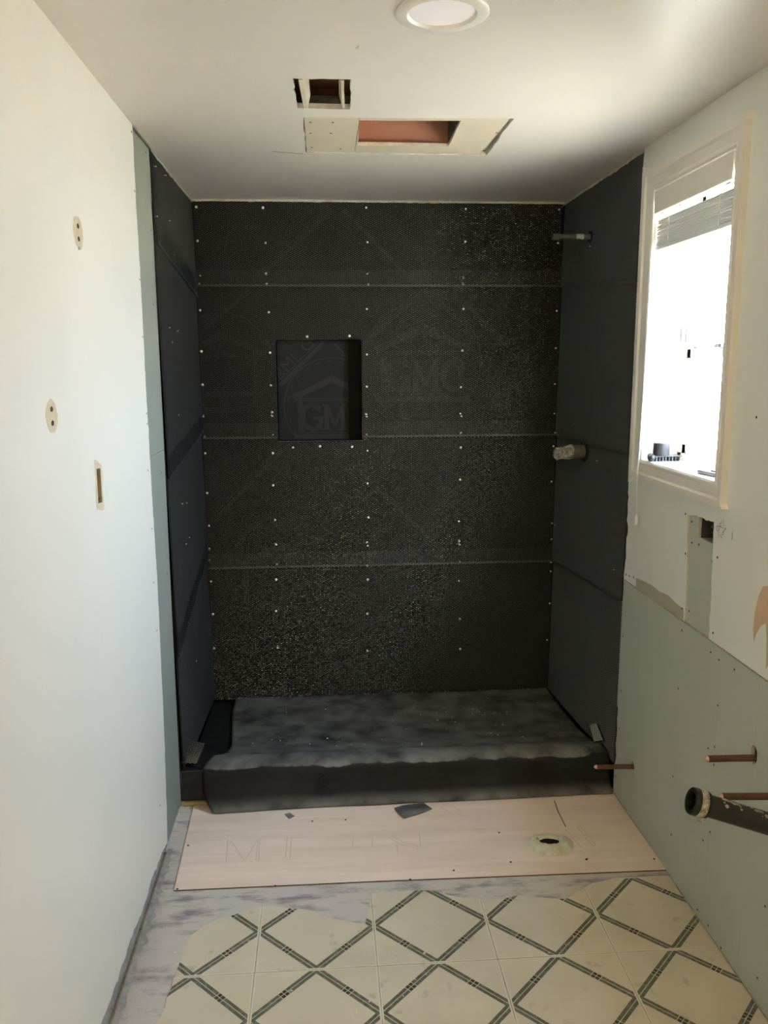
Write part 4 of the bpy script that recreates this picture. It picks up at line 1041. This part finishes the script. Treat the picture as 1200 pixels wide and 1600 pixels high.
# venetian blind ----------------------------------------------------
vb = thing('venetian_blind', 'white slatted blind pulled up under its valance at the top of the window', 'blind', (WID, 2.256, WZ1))
BO = vb.location
def bb(name, a, b, m='blind_white', parent=vb, **k):
    g = G().box(Vector(a)-BO, Vector(b)-BO); return g.build(name, m, parent, **k)
bb('valance', (WID-.011, 2.017, 1.922), (WID-.006, 2.494, 1.986), 'trim_paint', bevel=.0015)
bb('headrail', (WID-.002, 2.02, 1.945), (WID+.035, 2.49, 1.983))
for i in range(22):
    z = 1.902-i*.0034; g = G(); xa = WID+.001+random.uniform(-.002, .002); tl = random.uniform(-.0006, .0006); dx = .026
    y0, y1 = 2.022+random.uniform(0, .006), 2.494-random.uniform(0, .006); sag = random.uniform(-.0004, .0004)
    g.box((xa-BO.x, y0-BO.y, z-BO.z-.0010), (xa+dx-BO.x, y1-BO.y, z-BO.z+.0010)); o = g.build('slat', 'blind_white', vb)
    o.rotation_euler = (tl*5, 0, 0)
bb('bottom_rail', (WID-.002, 2.022, 1.817), (WID+.028, 2.494, 1.828), bevel=.002)
for y in (2.09, 2.40):
    bb('ladder_tape', (WID-.0035, y-.004, 1.826), (WID-.0028, y+.004, 1.904), 'blind_white')
    bb('lift_cord', (WID+.008, y, 1.90), (WID+.0095, y+.0015, 1.95), 'grey_plastic')
for y in (2.06, 2.33, 2.455): bb('cord_clip', (WID-.001, y-.012, 1.918), (WID+.012, y+.012, 1.9225), 'grey_plastic')
# pull cord with tassel hanging over the sill
g = G(); pc = [Vector((WID-.004, 2.488, 1.93)), Vector((WID-.012, 2.484, 1.6)), Vector((WID-.020, 2.486, 1.22)), Vector((WID-.023, 2.492, 1.14)), Vector((WID-.016, 2.50, 1.02))]
pc = [p-BO for p in pc]
for a, b in zip(pc[:-1], pc[1:]): g.tube(a, b, .0011, None, 6)
pc2 = [p+Vector((0, .006, 0)) for p in pc]
for a, b in zip(pc2[:-2], pc2[1:-1]): g.tube(a, b, .0009, None, 6)
g.build('pull_cord', 'blind_white', vb)
e = pc[-1]
G().lathe(e, (0, 0, -1), [(0, .003), (.004, .0048), (.028, .0062), (.032, .005), (.033, .002)], 14).build('cord_tassel', 'trim_paint', vb, smooth=True)

# tools on the window sill -----------------------------------------
nt_ = thing('notched_trowel', 'black notched scraper lying at the far end of the window sill', 'tool', (WID+.03, 2.455, WZ0))
g = G().box((-.028, -.022, .0135), (.060, .026, .017)); g.build('plate', 'black_plastic', nt_, bevel=.001)
for i in range(8): G().box((-.020+i*.0098, -.022, .0005), (-.0155+i*.0098, -.017, .0135)).build('tooth', 'black_plastic', nt_)
G().lathe((-.022, .012, .012), (-.35, -1, 0), [(0, .006), (.004, .011), (.03, .0118), (.044, .009), (.048, .003)], 14).build('handle', 'black_plastic', nt_, smooth=True)
for y in (-.0, .02): G().box((-.026, y, .0004), (.058, y+.004, .0135)).build('support_rib', 'black_plastic', nt_)
tr = thing('tape_roll', 'black roll standing on the scraper at the far end of the sill', 'roll', (WID+.034, 2.455, WZ0+.0172))
G().lathe((0, 0, 0), (0, 0, 1), [(0, .012), (0, .0235), (.001, .0245), (.037, .0245), (.038, .0235), (.038, .012)], 28, close=True).build('wound_tape', 'black_plastic', tr, smooth=True)
G().lathe((0, 0, 0), (0, 0, 1), [(-.0, .0105), (0, .0119), (.0395, .0119), (.0395, .0105)], 24, close=True).build('core', 'grey_plastic', tr, smooth=True)
uk = thing('utility_knife', 'grey flat utility knife lying at the near end of the window sill', 'knife', (WID+.028, 2.105, WZ0))
uk.rotation_euler = (0, 0, .12)
G().box((-.012, -.045, .0004), (.012, .05, .012)).build('knife_body', 'grey_plastic', uk, bevel=.003)
G().box((-.004, -.02, .012), (.004, .0, .0155)).build('slide_button', 'black_plastic', uk, bevel=.001)
G().box((-.007, .05, .005), (.006, .066, .0062)).build('blade', 'clamp_steel', uk)
